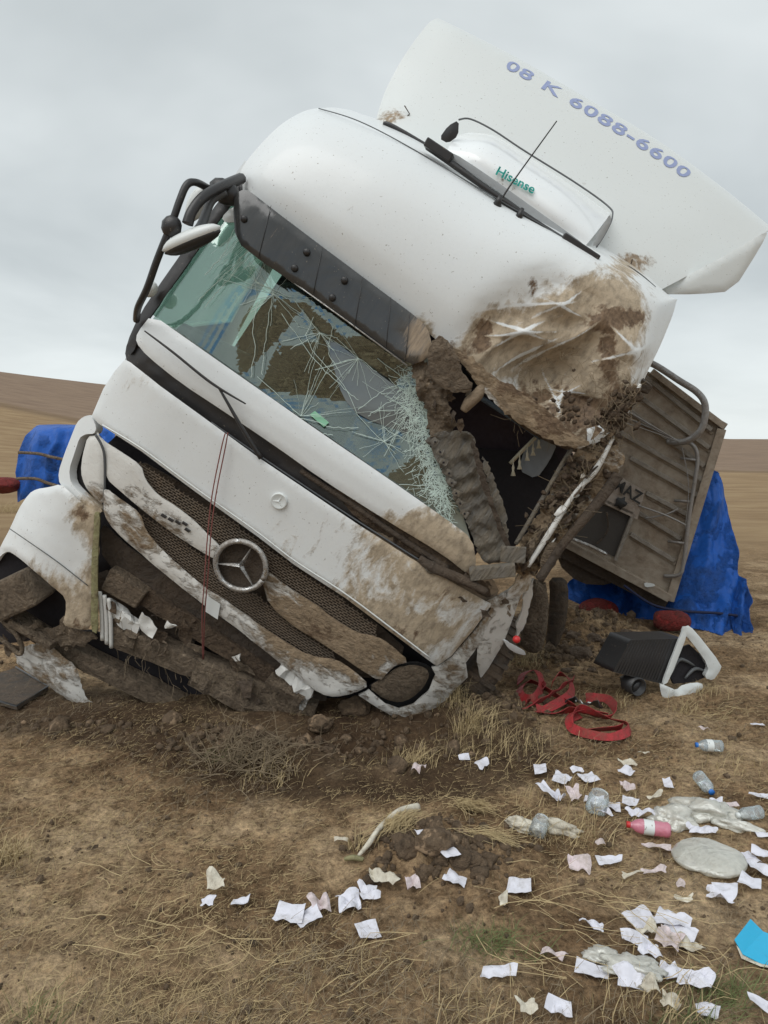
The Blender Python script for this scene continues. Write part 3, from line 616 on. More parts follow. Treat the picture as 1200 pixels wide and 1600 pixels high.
# --- cowl, wiper channel, hood
panel('wiper_channel', [(226,500),(205,518),(194,548),(200,568),(330,665),(420,728),(560,822),(700,912),(770,950),(782,915),(742,885),(600,800),(430,690),(300,590)], .055, blackp, truck, rnd=0, noise=(.008, 8))
tube('channel_seal', PL([(330,660,.03),(420,722,.03),(560,815,.03),(700,903,.03)]), .006, greyp, truck, 5, 20)
panel('channel_filler', [(500,742),(560,775),(640,830),(720,880),(764,915),(768,938),(740,925),(650,872),(560,815)], .035, mudm, truck, noise=(.025, 9), mud=False, rnd=.02)
panel('windscreen_cowl', [(236,491),(300,536),(400,606),(500,676),(600,744),(700,814),(738,842),(745,885),(735,902),(690,866),(600,812),(500,748),(430,698),(350,644),(280,598),(228,556),(211,535),(213,520)], .0, paint, truck, rnd=.02, rw=9)
tube('channel_rod', PL([(470,735,.04),(560,795,.03),(640,850,.03),(700,888,.03)]), .016, muddk, truck, 8, 20)
tube('linkage_arm', PL([(655,872,.0),(675,886,-.01),(720,905,-.01),(760,925,0)]), [.02,.03,.028,.02], muddk, truck, 8, 20)
V1, F1 = lathe_vf([(0, -.03), (.028, -.03), (.03, .02), (0, .02)], 14); mk('wiper_pivot', V1[:, [0, 2, 1]]+CAB.L(np.array(674.), np.array(886.), .0), F1, steel, truck)
hood = panel('front_hatch', [(194,562),(202,566),(250,604),(320,655),(400,713),(480,767),(560,821),(640,872),(700,907),(768,946),(740,985),(705,1026),(682,1042),(620,996),(540,936),(460,884),(400,838),(300,766),(220,706),(152,662),(142,650),(160,608),(178,580)], -.02, paint, truck, rnd=.02, rw=8, noise=(.002, 3), sm=0)
tube('hatch_edge_bead', PL([(160,664,-.0),(220,700,-.035),(300,759,-.04),(400,830,-.045),(460,876,-.045),(540,928,-.04),(620,988,-.03),(672,1028,.0)]), .005, cleanw, hood, 5, 30)
c = CAB.L(np.array(436.), np.array(783.), -.028); V1, F1 = lathe_vf([(0, -.004), (.036, -.005), (.042, -.009), (.045, -.004), (.046, .01)], 28); bd = mk('round_badge', V1[:, [0, 2, 1]]+c, F1, cleanw, hood)
def star(c, R_, w_, m, par, name='star_emblem', d=.008, tilt=0.):
    ps = []
    for k in range(3):
        a = rad(90+120*k)+tilt; t = np.array([math.cos(a), 0, math.sin(a)]); s = np.array([-math.sin(a), 0, math.cos(a)])
        V_ = np.array([c+t*R_, c+s*w_-t*w_*.5, c-s*w_-t*w_*.5, c+np.array([0, -d, 0]), c+t*R_+np.array([0, .01, 0]), c+s*w_+[0, .01, 0], c-s*w_+[0, .01, 0]])
        ps.append((V_, [(0, 1, 3), (0, 3, 2), (0, 4, 5, 1), (0, 2, 6, 4)]))
    return mk(name, *join(ps), m, par, False)
star(c+[0, -.006, 0], .036, .006, cleanw, bd, 'badge_star', .004)
# worn lettering scraped on the hatch lower corner

# --- grille
panel('grille_backing', [(205,712),(300,765),(400,838),(540,936),(600,985),(640,1020),(575,1070),(480,1020),(330,930),(230,850),(212,780)], .10, muddk, truck, rnd=0, mud=False)
def mesh_panel(poly, base, name='grille_mesh'):
    poly = np.array(poly, float); l = np.array([CAB.L(np.array(p[0]), np.array(p[1]), base+.02) for p in poly]); P2 = l[:, [0, 2]]
    lo, hi = P2.min(0), P2.max(0); ps = []; dz = .0135; dx = .030; tt_ = .0030
    nrow = int((hi[1]-lo[1])/dz)+1
    for r in range(nrow+1):
        z = lo[1]+r*dz; xs_ = np.arange(lo[0], hi[0], .006); ok = inside(np.stack([xs_, np.full(len(xs_), z)], 1), P2)
        if not ok.any(): continue
        # runs
        idx = np.flatnonzero(ok); runs = np.split(idx, np.flatnonzero(np.diff(idx) > 1)+1)
        for ru in runs:
            a, b = xs_[ru[0]], xs_[ru[-1]]
            if b-a < .01: continue
            n = max(2, int((b-a)/.15)+2); X = np.linspace(a, b, n)
            Pt = np.stack([X, base+front_y(X, np.full(n, z)), np.full(n, z)], 1); ps.append(tube_vf(Pt, tt_, 4, False))
            o_ = (r % 2)*dx/2
            for x in np.arange(math.ceil((a-o_)/dx)*dx+o_, b, dx):
                y = base+front_y(np.array(x), np.array(z)); ps.append(box_vf((x, y, z+dz/2), (.006, .006, dz)))
    return mk(name, *join(ps), meshm, truck, False, kind='stuff')
mesh_panel([(218,720),(300,775),(338,800),(365,812),(385,830),(400,838),(415,850),(460,884),(540,938),(590,978),(588,994),(555,992),(500,955),(440,912),(418,905),(345,850),(327,840),(300,812),(270,790),(244,773),(225,750)], .035)
mesh_panel([(220,798),(255,822),(290,846),(326,870),(350,915),(400,925),(430,950),(470,985),(524,1021),(524,1030),(481,1026),(439,1002),(391,968),(344,934),(320,920),(287,892),(249,858),(226,830)], .04)
gb = panel('upper_grille_bar', [(149,674),(152,684),(184,704),(219,727),(226,750),(245,774),(273,791),(302,813),(328,840),(345,856),(342,876),(325,870),(287,846),(253,822),(218,794),(190,770),(164,748),(160,715)], -.02, paint_dirty, truck, h=6, rnd=.015, rw=6, noise=(.004, 6))
for a, b in ((255,806),(266,812),(277,816),(288,818),(292,828)):
    P = PL([(a-4, b-2, -.03), (a+5, b+3, -.03)]); box('bar_slot', P.mean(0)+[0, .006+0, 0], (.03, .02, .012), blackp, gb, bev=0)
panel('grille_bar_right', [(408,905),(418,893),(443,915),(491,944),(519,967),(557,990),(588,995),(612,1010),(640,1035),(618,1040),(605,1052),(594,1066),(560,1045),(524,1020),(462,982),(420,948)], -.01, paint_dirty, truck, h=6, rnd=.015, rw=6, noise=(.006, 6), mudadd=.2)
gl_ = panel('lower_grille_bar', [(162,762),(187,781),(218,803),(226,830),(249,858),(287,892),(320,920),(344,934),(391,968),(439,1001),(481,1026),(524,1031),(550,1048),(578,1072),(553,1085),(524,1091),(500,1086),(462,1058),(415,1020),(367,982),(320,949),(272,911),(225,873),(177,830),(161,806),(160,780)], -.035, paint_dirty, truck, h=6, rnd=.025, rw=8, noise=(.006, 5))
panel('sticker', [(322,930),(344,944),(340,968),(320,955)], -.046, cleanw, gl_, thick=.002, rnd=0, mud=False, h=6, sm=0)
# star ring
c = CAB.L(np.array(376.), np.array(884.), -.06); a_ = np.linspace(0, 2*np.pi, 49)
ring = tube('emblem_ring', np.stack([c[0]+.142*np.cos(a_), np.full(49, c[1]), c[2]+.142*np.sin(a_)], 1), .016, chrome, truck, 8)
V1, F1 = lathe_vf([(0, .04), (.14, .04), (.15, .0)], 32); mk('emblem_backing', V1[:, [0, 2, 1]]+c, F1, muddk, ring)
star(c+[0, .0, 0], .138, .014, chrome, ring, 'star_emblem', .02)
# --- headlights
hl = panel('left_headlight_surround', [(142,648),(130,651),(120,660),(112,680),(101,708),(91,738),(93,757),(108,769),(130,788),(156,802),(161,797),(141,783),(121,766),(110,753),(108,733),(116,709),(124,684),(134,678),(147,678),(151,668)], -.0, paint, truck, h=5, rnd=0, rw=5, thick=.05)
panel('left_headlight_bezel', [(134,676),(120,690),(108,735),(112,756),(140,784),(162,798),(166,740),(160,690),(150,676)], .07, blackp, truck, h=7, rnd=0, mud=False)
l1 = panel('left_headlight', [(149,681),(156,694),(161,712),(162,750),(161,792),(143,777),(130,759),(124,738),(127,712),(135,682)], .0, paint_dirty, truck, h=5, rnd=.03, rw=9, noise=(.002, 9))
tube('headlight_seal', PL([(149,679,.0),(158,694,0),(163,712,0),(164,750,0),(163,800,.0)]), .007, greyp, l1, 6, 20)
panel('right_headlight_bezel', [(571,1076),(600,1058),(618,1042),(648,1034),(672,1042),(680,1055),(668,1084),(645,1106),(622,1114),(600,1106)], .05, blackp, truck, h=7, rnd=0, mud=False)
panel('right_headlight', [(574,1075),(599,1060),(618,1045),(645,1040),(666,1046),(671,1057),(662,1076),(643,1093),(624,1100),(600,1095)], .0, mudl, truck, h=5, rnd=.03, rw=9, mud=False, noise=(.003, 12))
# --- right corner fender with split
panel('right_corner_panel', [(744,950),(772,938),(808,922),(818,928),(804,966),(786,1010),(764,1045),(751,1062),(745,1035),(746,1010),(740,1020),(728,1036),(731,1060),(712,1078),(684,1109),(655,1131),(626,1129),(592,1108),(560,1087),(576,1078),(603,1101),(624,1109),(646,1102),(668,1083),(680,1055),(674,1044),(684,1042),(706,1027),(742,986),(768,952)], lambda P: .0+.0*P[:, 0], paint_dirty, truck, sm=0, h=6, rnd=.02, rw=6, noise=(.01, 4), dent=lambda P, l: .06*np.clip((P[:, 0]-760)/60, 0, 1))
panel('corner_upper_white', [(790,935),(812,896),(822,890),(833,895),(830,915),(818,928),(800,932)], .02, paint, truck, h=5, noise=(.01, 6), jag_=1.5)
panel('torn_white_strip', [(818,930),(834,906),(832,930),(820,978),(806,1000),(808,975),(816,955)], .06, paint_dirty, truck, h=5, sm=0, jag_=1.2)
panel('loose_white_sliver', [(786,1000),(798,1006),(820,1018),(822,1025),(808,1022),(794,1014)], .0, paint, truck, h=5, mud=False)
panel('bumper_hook', [(592,1109),(610,1120),(632,1130),(655,1133),(669,1140),(673,1150),(668,1168),(661,1166),(662,1151),(650,1144),(625,1138),(600,1124)], .04, paint_dirty, truck, h=4, rnd=.01, rw=4, mudadd=.2)
V1 = ICO_V*.022; mk('red_reflector', V1+CAB.L(np.array(807.), np.array(999.), .05), ICO_F, redm, truck)
# --- left bumper corner
bl = panel('left_bumper_corner', [(93,757),(75,762),(55,765),(43,772),(26,798),(14,826),(0,852),(-14,885),(-8,880),(0,868),(11,862),(24,870),(52,893),(82,919),(101,936),(101,958),(95,978),(117,985),(141,986),(146,940),(150,880),(152,830),(156,803),(130,790),(108,770)], .0, paint, truck, h=6, rnd=.03, rw=9, noise=(.006, 4), fy=lambda x, z: .16*np.clip((np.abs(x)-1.0)/.35, 0, 3)**2)
tube('bumper_seam', PL([(15,826,.04),(50,850,.0),(90,878,-.005),(137,915,-.005)]), .003, greyp, bl, 5, 20)
panel('bumper_edge_strip', [(146,800),(156,803),(154,840),(152,880),(152,930),(152,992),(141,985),(142,930),(142,870),(146,830)], -.02, yelm, truck, h=5, rnd=.01, rw=4, mud=False)
for k, xx_ in enumerate((159, 166, 173)):
    tube('bumper_rib', PL([(xx_-3, 925+5*k, .02), (xx_, 960+5*k, .02), (xx_+1, 1000+6*k, .02)]), .012, paint_dirty, truck, 6, 10)
panel('corner_cavity', [(-20,860),(12,858),(60,895),(108,935),(108,985),(60,1000),(-20,1010)], .2, dark, truck, fy=None, mud=False)
box('air_filter_box', CAB.L(np.array(28.), np.array(925.), .06), (.22,.2,.30), mudl, truck, R=np.array(Matrix.Rotation(rad(28), 3, 'Y')), jit=.015, bev=.02)
tube('step_frame', PL([(-20,985,.0),(10,1005,.0),(30,1022,.0),(34,1010,0),(20,985,0),(-20,950,0)]), .014, mudl, truck, 8, 30)
box('step_tread', CAB.L(np.array(55.), np.array(985.), .05), (.30,.14,.04), mudl, truck, jit=.01)
panel('torn_bumper_flange', [(88,978),(100,962),(112,985),(140,988),(150,1000),(130,1010),(100,1012),(82,1005),(50,1000),(44,988)], .04, mudl, truck, h=6, noise=(.02, 9), mud=False, jag_=3., flat=True)
# lower detached bumper piece
lb = panel('fallen_bumper_section', [(18,1022),(40,1012),(60,1006),(85,1018),(110,1038),(124,1052),(126,1072),(134,1092),(152,1112),(152,1121),(140,1116),(100,1091),(60,1066),(30,1044)], .05, paint_dirty, truck, h=5, rnd=.03, rw=10, noise=(.012, 6), mudadd=.12, jag_=1.5)
lb['label'] = 'broken white bumper section hanging low, spattered with mud'
# --- lower front wreckage: firewall, beams
panel('radiator_pack', [(150,680),(156,800),(152,860),(160,990),(230,1040),(330,1085),(440,1110),(560,1115),(660,1110),(700,1070),(730,1010),(700,900),(500,800),(300,680)], .30, dark, truck, h=14, rnd=0, fy=None, mud=False, noise=(.03, 6))
panel('underbody_shade_sheet', [(92,985),(160,985),(300,1058),(490,1118),(440,1122),(330,1112),(200,1070),(108,1030)], .24, dark, truck, h=10, rnd=0, fy=None, mud=False, noise=(.02, 6))  # dark sheet added to stand for the shade behind the beams
panel('cross_member', [(155,815),(185,842),(240,885),(320,950),(400,1005),(470,1060),(520,1095),(470,1098),(380,1040),(300,980),(225,925),(160,880)], .10, muddk, truck, h=8, noise=(.012, 6))
box('towing_bracket', CAB.L(np.array(200.), np.array(915.), .10), (.25,.14,.15), mudl, truck, jit=.012, bev=.01)
def beam(name, a, b, w_, d_, y, m, jag_=.02, n=14, tp=1.):
    A = CAB.L(np.array(float(a[0])), np.array(float(a[1])), y); B = CAB.L(np.array(float(b[0])), np.array(float(b[1])), y)
    T = (B-A); L_ = np.linalg.norm(T); T /= L_; Nn = np.array([0, 1., 0]); S = np.cross(Nn, T); V_ = []; 
    for i in range(n):
        t = i/(n-1); c_ = A+T*L_*t; w2 = w_*(1+(tp-1)*t)/2
        sec = [(-w2, 0), (-w2*.9, -.012), (0, -.018), (w2*.9, -.012), (w2, 0), (w2*.95, d_), (-w2*.95, d_)]
        for s_, dd_ in sec:
            k_ = np.array([mnoise.noise(Vector(c_*7+Vector((s_*30, q_*5, 1)))) for q_ in range(3)])*jag_ if False else rng.normal(0, jag_*.25, 3)
            V_.append(c_+S*s_+Nn*dd_+k_)
    K = 7; Fb = [(i*K+j, i*K+(j+1) % K, (i+1)*K+(j+1) % K, (i+1)*K+j) for i in range(n-1) for j in range(K)]+[tuple(range(K))[::-1], tuple((n-1)*K+j for j in range(K))]
    o = mk(name, V_, Fb, m, truck, False); return o
beam('bumper_beam', (215,925), (450,1075), .12, .12, .08, mudm, .012)
beam('lower_beam', (85,1012), (320,1128), .12, .1, .12, mudl, .012)
beam('front_beam', (170,992), (490,1118), .14, .12, .04, mudl, .012, 20)
beam('radiator_tank', (150,905), (300,1010), .10, .1, .22, muddk, .02)
beam('skid_bar', (300,1060), (440,1128), .10, .1, .02, mudl, .035)
for a, b, c, d, y_ in ((165,945,215,985,.05),(180,960,172,1005,.05),(205,990,196,1010,.02),(440,1040,485,1085,.0),(420,1060,470,1095,.0)):
    beam('broken_bracket', (a, b), (c, d), .09, .03, y_, paint_dirty if c % 2 else mudl, .03, 8)
tube('looped_wire', PL([(240,1020,.0),(236,1006,0),(243,1000,0),(250,1010,0),(246,1024,0),(256,1020,0),(262,1008,0),(254,1002,0)]), .006, mudl, truck, 6, 40)
panel('torn_mudguard', [(455,1075),(482,1068),(492,1085),(478,1105),(462,1130),(446,1128),(436,1118),(440,1095)], .02, paint_dirty, truck, h=5, noise=(.03, 10), mudadd=.3, jag_=2.5, flat=True)
def fragment(px, py, y, sz, m, name='bent_fragment', el=None):
    n = rng.integers(5, 8); a = np.sort(rng.uniform(0, 2*np.pi, n)); rr = rng.uniform(.5, 1.1, n)*sz; q_ = el or rng.uniform(-.9, -.3)
    X = np.cos(a)*rr*1.7; Z = np.sin(a)*rr*.8; Xr = X*math.cos(q_)-Z*math.sin(q_)*.9; Zr = X*math.sin(q_)+Z*math.cos(q_)
    poly = np.array([[px, py]])+np.stack([Xr*.84-Zr*-.3, -Zr], 1)
    try: panel(name, poly, y, m, truck, h=max(3, sz*.35), rnd=.0, fy=None, sm=0, noise=(.035, 11, px*.1), thick=.006)
    except Exception: pass
for k in range(26):
    t = rng.random(); x = 160+t*330; y_ = 925+t*150+rng.normal(0, 26)+20
    fragment(x, y_, rng.uniform(-.02, .12), rng.uniform(6, 20), [mudl, mudm, muddk, paint_dirty, muddk, mudm][k % 6])
for k in range(14): fragment(rng.uniform(0, 110), rng.uniform(955, 1015), rng.uniform(.0, .1), rng.uniform(6, 14), [mudl, mudm, muddk][k % 3])
for k in range(16): fragment(rng.uniform(655, 735), rng.uniform(575, 690), rng.uniform(.02, .1), rng.uniform(5, 12), [mudl, mudm, muddk, steel][k % 4], el=-1.2)
for k in range(34):
    t = rng.random(); fragment(985-t*160+rng.normal(0, 10), 620+t*275+rng.normal(0, 10), rng.uniform(.04, .11), rng.uniform(5, 13), [mudl, mudm, muddk, paint_dirty][k % 4], el=1.0)
for k in range(12): fragment(rng.uniform(700, 800), rng.uniform(885, 960), rng.uniform(-.02, .05), rng.uniform(4, 10), [mudl, mudm, muddk][k % 3])
# cord hanging from the hatch
cp = PL([(356,676,-.06),(352,700,-.06),(338,770,-.07),(330,830,-.09),(325,900,-.10),(320,960,-.08),(318,1030,-.03)])
cp2 = PL([(352,677,-.07),(346,700,-.07),(332,770,-.075),(325,830,-.10),(320,900,-.11),(316,960,-.09),(317,1030,-.03)])
mk('cord', *join([tube_vf(cr_interp(cp, 30), .0035, 5), tube_vf(cr_interp(cp2, 30), .0035, 5)]), cordm, truck)
# wiper
wp = tube('wiper_arm', PL([(408,716,-.03),(380,672,-.05),(356,630,-.05),(342,606,-.04)]), [.014,.011,.008,.006], blackp, truck, 6, 16)
tube('wiper_blade', PL([(226,517,-.03),(270,550,-.045),(330,598,-.05),(384,631,-.045)]), [.004,.007,.008,.004], blackp, wp, 5, 20)
# --- mirror assembly on the left
mr = tube('mirror_guard_rail', PL([(345,305,.3),(328,296,.12),(306,285,.0),(292,289,-.05),(281,313,-.08),(268,350,-.1),(246,405,-.1),(230,450,-.08),(216,480,-.02),(213,500,.1)]), .018, blackp, truck, 8, 60)
mk('rail_clamp', ICO_V*np.array([.05,.04,.055])+CAB.L(np.array(268.), np.array(354.), -.1), ICO_F, blackp, mr)
tube('mirror_arm', PL([(377,279,.28),(350,290,.1),(318,308,-.04),(300,330,-.1),(293,350,-.12)]), [.028,.026,.026,.026,.028], blackp, truck, 8, 30)
tube('mirror_bracket', PL([(352,300,.1),(330,315,.05),(316,350,-.02),(310,362,-.08)]), [.02,.02,.024,.03], greyp, truck, 8, 20)
A = CAB.L(np.array(254.), np.array(392.), -.12); B = CAB.L(np.array(344.), np.array(354.), -.12)
t = np.linspace(0, 1, 14); prf = np.array([.006,.03,.045,.052,.056,.058,.059,.059,.058,.055,.05,.043,.032,.008])
V1, F1 = tube_vf(A+(B-A)*t[:, None], prf, 14); cc = (A+B)/2; dn = V1-cc; ax = (B-A)/np.linalg.norm(B-A); nrm = np.cross(ax, [0, 1, 0]); V1 = V1-np.outer(dn@nrm, nrm)*.28
mh = mk('mirror_housing', V1, F1, cleanw, truck)
V2, F2 = tube_vf(A+(B-A)*t[:, None]*.96+(B-A)*.02, prf*.93, 14); sgn = 1 if proj(CAB.W((cc+nrm*.1)[None]))[0, 1] > proj(CAB.W(cc[None]))[0, 1] else -1
V2 = V2-np.outer((V2-cc)@nrm, nrm)*.35+nrm*sgn*.016; mk('mirror_rim', V2, F2, blackp, mh)
mk('small_mirror', ICO_V*np.array([.05,.03,.10])+CAB.L(np.array(308.), np.array(318.), .1), ICO_F, cleanw, truck)
mk('side_marker_lamp', ICO_V*np.array([.035,.05,.045])+CAB.L(np.array(235.), np.array(452.), .1), ICO_F, cleanw, truck)
mk('mirror_mount', ICO_V*np.array([.09,.05,.06])+CAB.L(np.array(352.), np.array(300.), .16), ICO_F, blackp, truck)

# --- cab body: walls with a side window, interior
def wall(name, pts3, m, t=.03): 
    o = mk(name, pts3, [tuple(range(len(pts3)))], m, truck, False); return solid(o, t, 0)
sideV = np.array([(-1.16, y, z) for y, z in ((.2,1.0),(1.9,1.0),(1.9,2.9),(.42,2.9),(.22,1.75),(.5,1.75),(.62,2.42),(1.15,2.42),(1.15,1.75))])
ls = mk('left_side_wall', np.array([(-1.17,.2,1.0),(-1.17,1.9,1.0),(-1.17,1.9,1.6),(-1.17,.2,1.6),(-1.17,1.6,1.6),(-1.17,1.9,2.62),(-1.17,1.6,2.62),(-1.17,1.6,2.5),(-1.17,.45,2.5),(-1.17,.5,2.62)]), [(0,1,2,3),(4,2,5,6),(8,7,6,9)], paint, truck, False); solid(ls, .04, 0)
mk('side_window', [(-1.17,.24,1.6),(-1.17,1.6,1.6),(-1.17,1.6,2.5),(-1.17,.45,2.5)], [(0,1,2,3)], glass, ls, False)
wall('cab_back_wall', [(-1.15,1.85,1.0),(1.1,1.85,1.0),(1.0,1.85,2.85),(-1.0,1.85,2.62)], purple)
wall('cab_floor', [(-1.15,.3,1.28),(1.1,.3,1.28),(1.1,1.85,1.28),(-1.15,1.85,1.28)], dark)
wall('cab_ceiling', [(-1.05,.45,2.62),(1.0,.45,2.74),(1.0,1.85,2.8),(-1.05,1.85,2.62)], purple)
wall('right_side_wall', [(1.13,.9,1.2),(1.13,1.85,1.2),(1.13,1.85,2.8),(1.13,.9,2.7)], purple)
patch('dashboard', [[(270,520,.35),(400,600,.3),(550,700,.3),(690,800,.35)],[(290,505,.42),(420,570,.4),(570,660,.4),(700,770,.42)],[(300,530,.7),(440,590,.8),(580,680,.8),(720,790,.8)]], blackp, truck, nu=20, nv=10, mud=False)
for x in (-.6, .55):
    s = box('driver_seat', (x, 1.15, 1.75), (.5,.16,.75), dark, truck, bev=.05); box('headrest', (x, 1.15, 2.2), (.28,.12,.18), dark, s, bev=.04)
a_ = np.linspace(0, 2*np.pi, 33); tube('steering_wheel', np.stack([.55+.23*np.cos(a_), .62+.12*np.sin(a_), 1.82+.2*np.sin(a_)], 1), .014, blackp, truck, 6)
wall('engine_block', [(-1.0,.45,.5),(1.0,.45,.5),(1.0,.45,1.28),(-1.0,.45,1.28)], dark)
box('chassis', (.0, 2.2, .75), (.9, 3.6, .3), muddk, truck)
# straw and soil pushed in behind the lower glass
lit = []
for k in range(260):
    a = CAB.L(np.array(rng.uniform(470, 700)), np.array(0.), .1)
    t = rng.random(); px = 480+t*215+rng.normal(0, 12); py = 655+t*130-rng.exponential(16)-4
    p0 = CAB.L(np.array(px), np.array(py), .2+rng.random()*.15); dr = rng.normal(0, 1, 3)*np.array([.09, .04, .05]); lit.append(tube_vf([p0, p0+dr*.5+rng.normal(0, .01, 3), p0+dr], .0022, 3, False))
mk('straw_inside_cab', *join(lit), strawm, truck, False, kind='stuff')
panel('soil_inside_cab', [(545,700),(570,680),(615,672),(650,700),(685,740),(712,790),(725,830),(690,808),(620,760),(560,720)], .14, mudl, truck, noise=(.05, 6), mud=False, rnd=.04, rw=20)
# --- crushed right pillar and opening
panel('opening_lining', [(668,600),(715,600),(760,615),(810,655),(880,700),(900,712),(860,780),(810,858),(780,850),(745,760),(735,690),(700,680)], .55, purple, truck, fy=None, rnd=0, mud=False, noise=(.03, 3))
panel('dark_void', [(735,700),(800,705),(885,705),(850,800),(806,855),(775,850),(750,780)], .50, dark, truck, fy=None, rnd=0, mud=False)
cp_ = panel('crumpled_pillar', [(665,684),(690,676),(730,676),(742,690),(750,730),(760,770),(778,818),(795,852),(798,866),(786,882),(753,884),(742,848),(728,812),(713,786),(700,756),(690,733),(674,700)], .05, steel, truck, h=5, rnd=.015, rw=6, fy=None, mud=False, jag_=2.5, dent=lambda P, l: .05*np.abs(fbm(l*np.array([.6, 1, 1.6]), 7, 3, 4))+.012*np.sin((P[:, 1]-680)*.2+P[:, 0]*.07+4*fbm(l, 4, 2, 1))+.03*np.clip((P[:, 0]-690-(P[:, 1]-680)*.42)/30, -1, 1))
panel('pillar_inner_strip', [(734,686),(744,692),(757,740),(772,790),(792,840),(800,858),(793,862),(776,822),(758,772),(744,730)], .02, muddk, truck, h=5, fy=None, mud=False, noise=(.015, 12), jag_=1.5)
panel('pillar_outer_flange', [(752,708),(764,728),(776,760),(790,800),(796,850),(790,838),(774,795),(760,750)], .08, steel, truck, h=5, fy=None, mud=False, noise=(.01, 12), jag_=2.5)
for i, (a, b) in enumerate(((680,690),(688,706),(693,722),(702,739),(706,754),(713,770),(719,786),(726,802))):
    c = CAB.L(np.array(float(a)), np.array(float(b)), .02); o = box('pillar_tab', c, (.042, .012, .030), steel, cp_, jit=.003, bev=.002, R=np.array(Matrix.Rotation(rad(rng.uniform(-20, 10)), 3, 'Y')))
    V1, F1 = lathe_vf([(0, -.003), (.0055, -.003), (.0055, .004)], 8); mk('tab_hole', V1[:, [0, 2, 1]]+c+[0, -.006, 0], F1, dark, o)
panel('pillar_seam_debris', [(640,575),(662,560),(690,600),(706,640),(712,676),(690,680),(670,684),(668,650),(655,620)], .06, mudl, truck, h=5, fy=None, mud=False, noise=(.05, 10), jag_=3.5, flat=True)
panel('bent_mud_plate', [(668,560),(671,536),(688,522),(704,535),(717,560),(723,582),(741,604),(728,612),(713,616),(687,603),(669,588)], .0, mudl, truck, h=5, fy=None, mud=False, noise=(.02, 7), rnd=.02, jag_=1.8)
tube('wedged_stick', PL([(724,642,.05),(734,628,.05),(748,614,.06),(755,592,.08)]), [.018,.032,.03,.008], barkm, truck, 8, 14)
hb = box('door_hinge', CAB.L(np.array(770.), np.array(893.), .0), (.24,.05,.07), steel, truck, R=np.array(Matrix.Rotation(rad(-33-8), 3, 'Y')), jit=.004)
box('hinge_plate', CAB.L(np.array(802.), np.array(866.), .02), (.13,.02,.09), steel, hb, R=np.array(Matrix.Rotation(rad(-33), 3, 'Y')), jit=.004)
# curtain with tassels
cu = tube('curtain_fringe_tape', PL([(797,724,.40),(818,702,.40),(838,682,.42)]), .011, fringe, truck, 5)
R3 = CAB.R.T
for a, b, s in ((802,716,1.15),(812,708,1.05),(824,697,.95),(833,690,.9),(842,680,.85)):
    top = CAB.L(np.array(float(a)), np.array(float(b)), .385); dn = R3@np.array([0, 0, -1.])
    tube('tassel', [top, top+dn*.03*s, top+dn*.045*s, top+dn*.06*s, top+dn*.085*s], [.003,.003,.008,.006,.015], fringe, cu, 7)
panel('grey_headlining_panel', [(820,700),(845,680),(872,692),(858,722),(838,749),(810,735)], .46, greyfab, truck, h=6, fy=None, mud=False, rnd=.01)
# torn door edge
tube('door_frame_edge', PL([(893,702,.16),(880,722,.14),(850,775,.12),(806,850,.08)]), .012, steel, truck, 6, 20)
de = panel('torn_door', [(896,704),(925,700),(950,680),(968,650),(985,610),(1000,600),(990,640),(965,690),(975,720),(960,755),(925,790),(890,830),(860,870),(840,900),(825,905),(800,895),(805,862),(850,790)], .14, paint_dirty, truck, h=5, fy=None, noise=(.05, 8), mudadd=.62, jag_=4., flat=True)
tube('door_tear_edge', PL([(1000,600,.25),(975,650,.2),(955,690,.12),(930,735,.1),(895,775,.08),(860,830,.06),(825,885,.05)]), [.01,.016,.01,.018,.012,.018,.012], paint_dirty, de, 6, 40)
tube('door_bar', PL([(966,742,.12),(930,790,.08),(880,850,.05),(843,905,.05)]), [.03,.028,.022,.026], muddk, truck, 8, 24)
lump = []
for k in range(330):
    t = rng.random(); x = 985-t*165+rng.normal(0, 13); y = 610+t*275+rng.normal(0, 12); r = rng.uniform(.006, .024)
    v = IC1_V*r*rng.uniform(.5, 1.5, 3)*(1+.3*rng.uniform(-1, 1, (len(IC1_V), 1))); lump.append((v+CAB.L(np.array(x), np.array(y), .11+rng.uniform(0, .03)), IC1_F))
mk('mud_lumps', *join(lump+pts), mudm, truck, True, kind='stuff')
lit = []
for k in range(420):
    if k % 2: t = rng.random(); x = 985-t*165+rng.normal(0, 14); y = 610+t*275+rng.normal(0, 12); yy = .08
    else: x = rng.uniform(800, 985); y = 600+rng.uniform(-60, 90)+(x-880)*.1; yy = .12+max(0, 650-y)/500
    p0 = CAB.L(np.array(x), np.array(y), yy); dr = rng.normal(0, 1, 3)*np.array([.05, .03, .05]); lit.append(tube_vf([p0-[0, .02, 0], p0+dr*.5+rng.normal(0, .012, 3)-[0, .02, 0], p0+dr], .0011, 3, False))
for k in range(80):
    x = rng.uniform(170, 480); y = 1010+(x-170)*.32+rng.normal(0, 26); p0 = CAB.L(np.array(x), np.array(y), .02); dr = R3@np.array([rng.normal(0, .03), rng.normal(0, .02), -rng.uniform(.02, .14)]); lit.append(tube_vf([p0, p0+dr*.5+rng.normal(0, .01, 3), p0+dr], .0012, 3, False))
mk('hanging_straw', *join(lit), stemm, truck, False, kind='stuff')
box('corner_lamp_bracket', CAB.L(np.array(1003.), np.array(600.), .45), (.1,.06,.06), muddk, truck, jit=.01)
panel('white_torn_scrap', [(917,670),(940,664),(952,676),(938,690),(918,697)], .09, paint, truck, h=5, fy=None, mud=False, noise=(.015, 12), sm=0)
panel('door_lamp_unit', [(855,850),(870,846),(874,862),(868,885),(850,895),(842,880)], .05, mudl, truck, h=5, fy=None, mud=False, noise=(.015, 12))
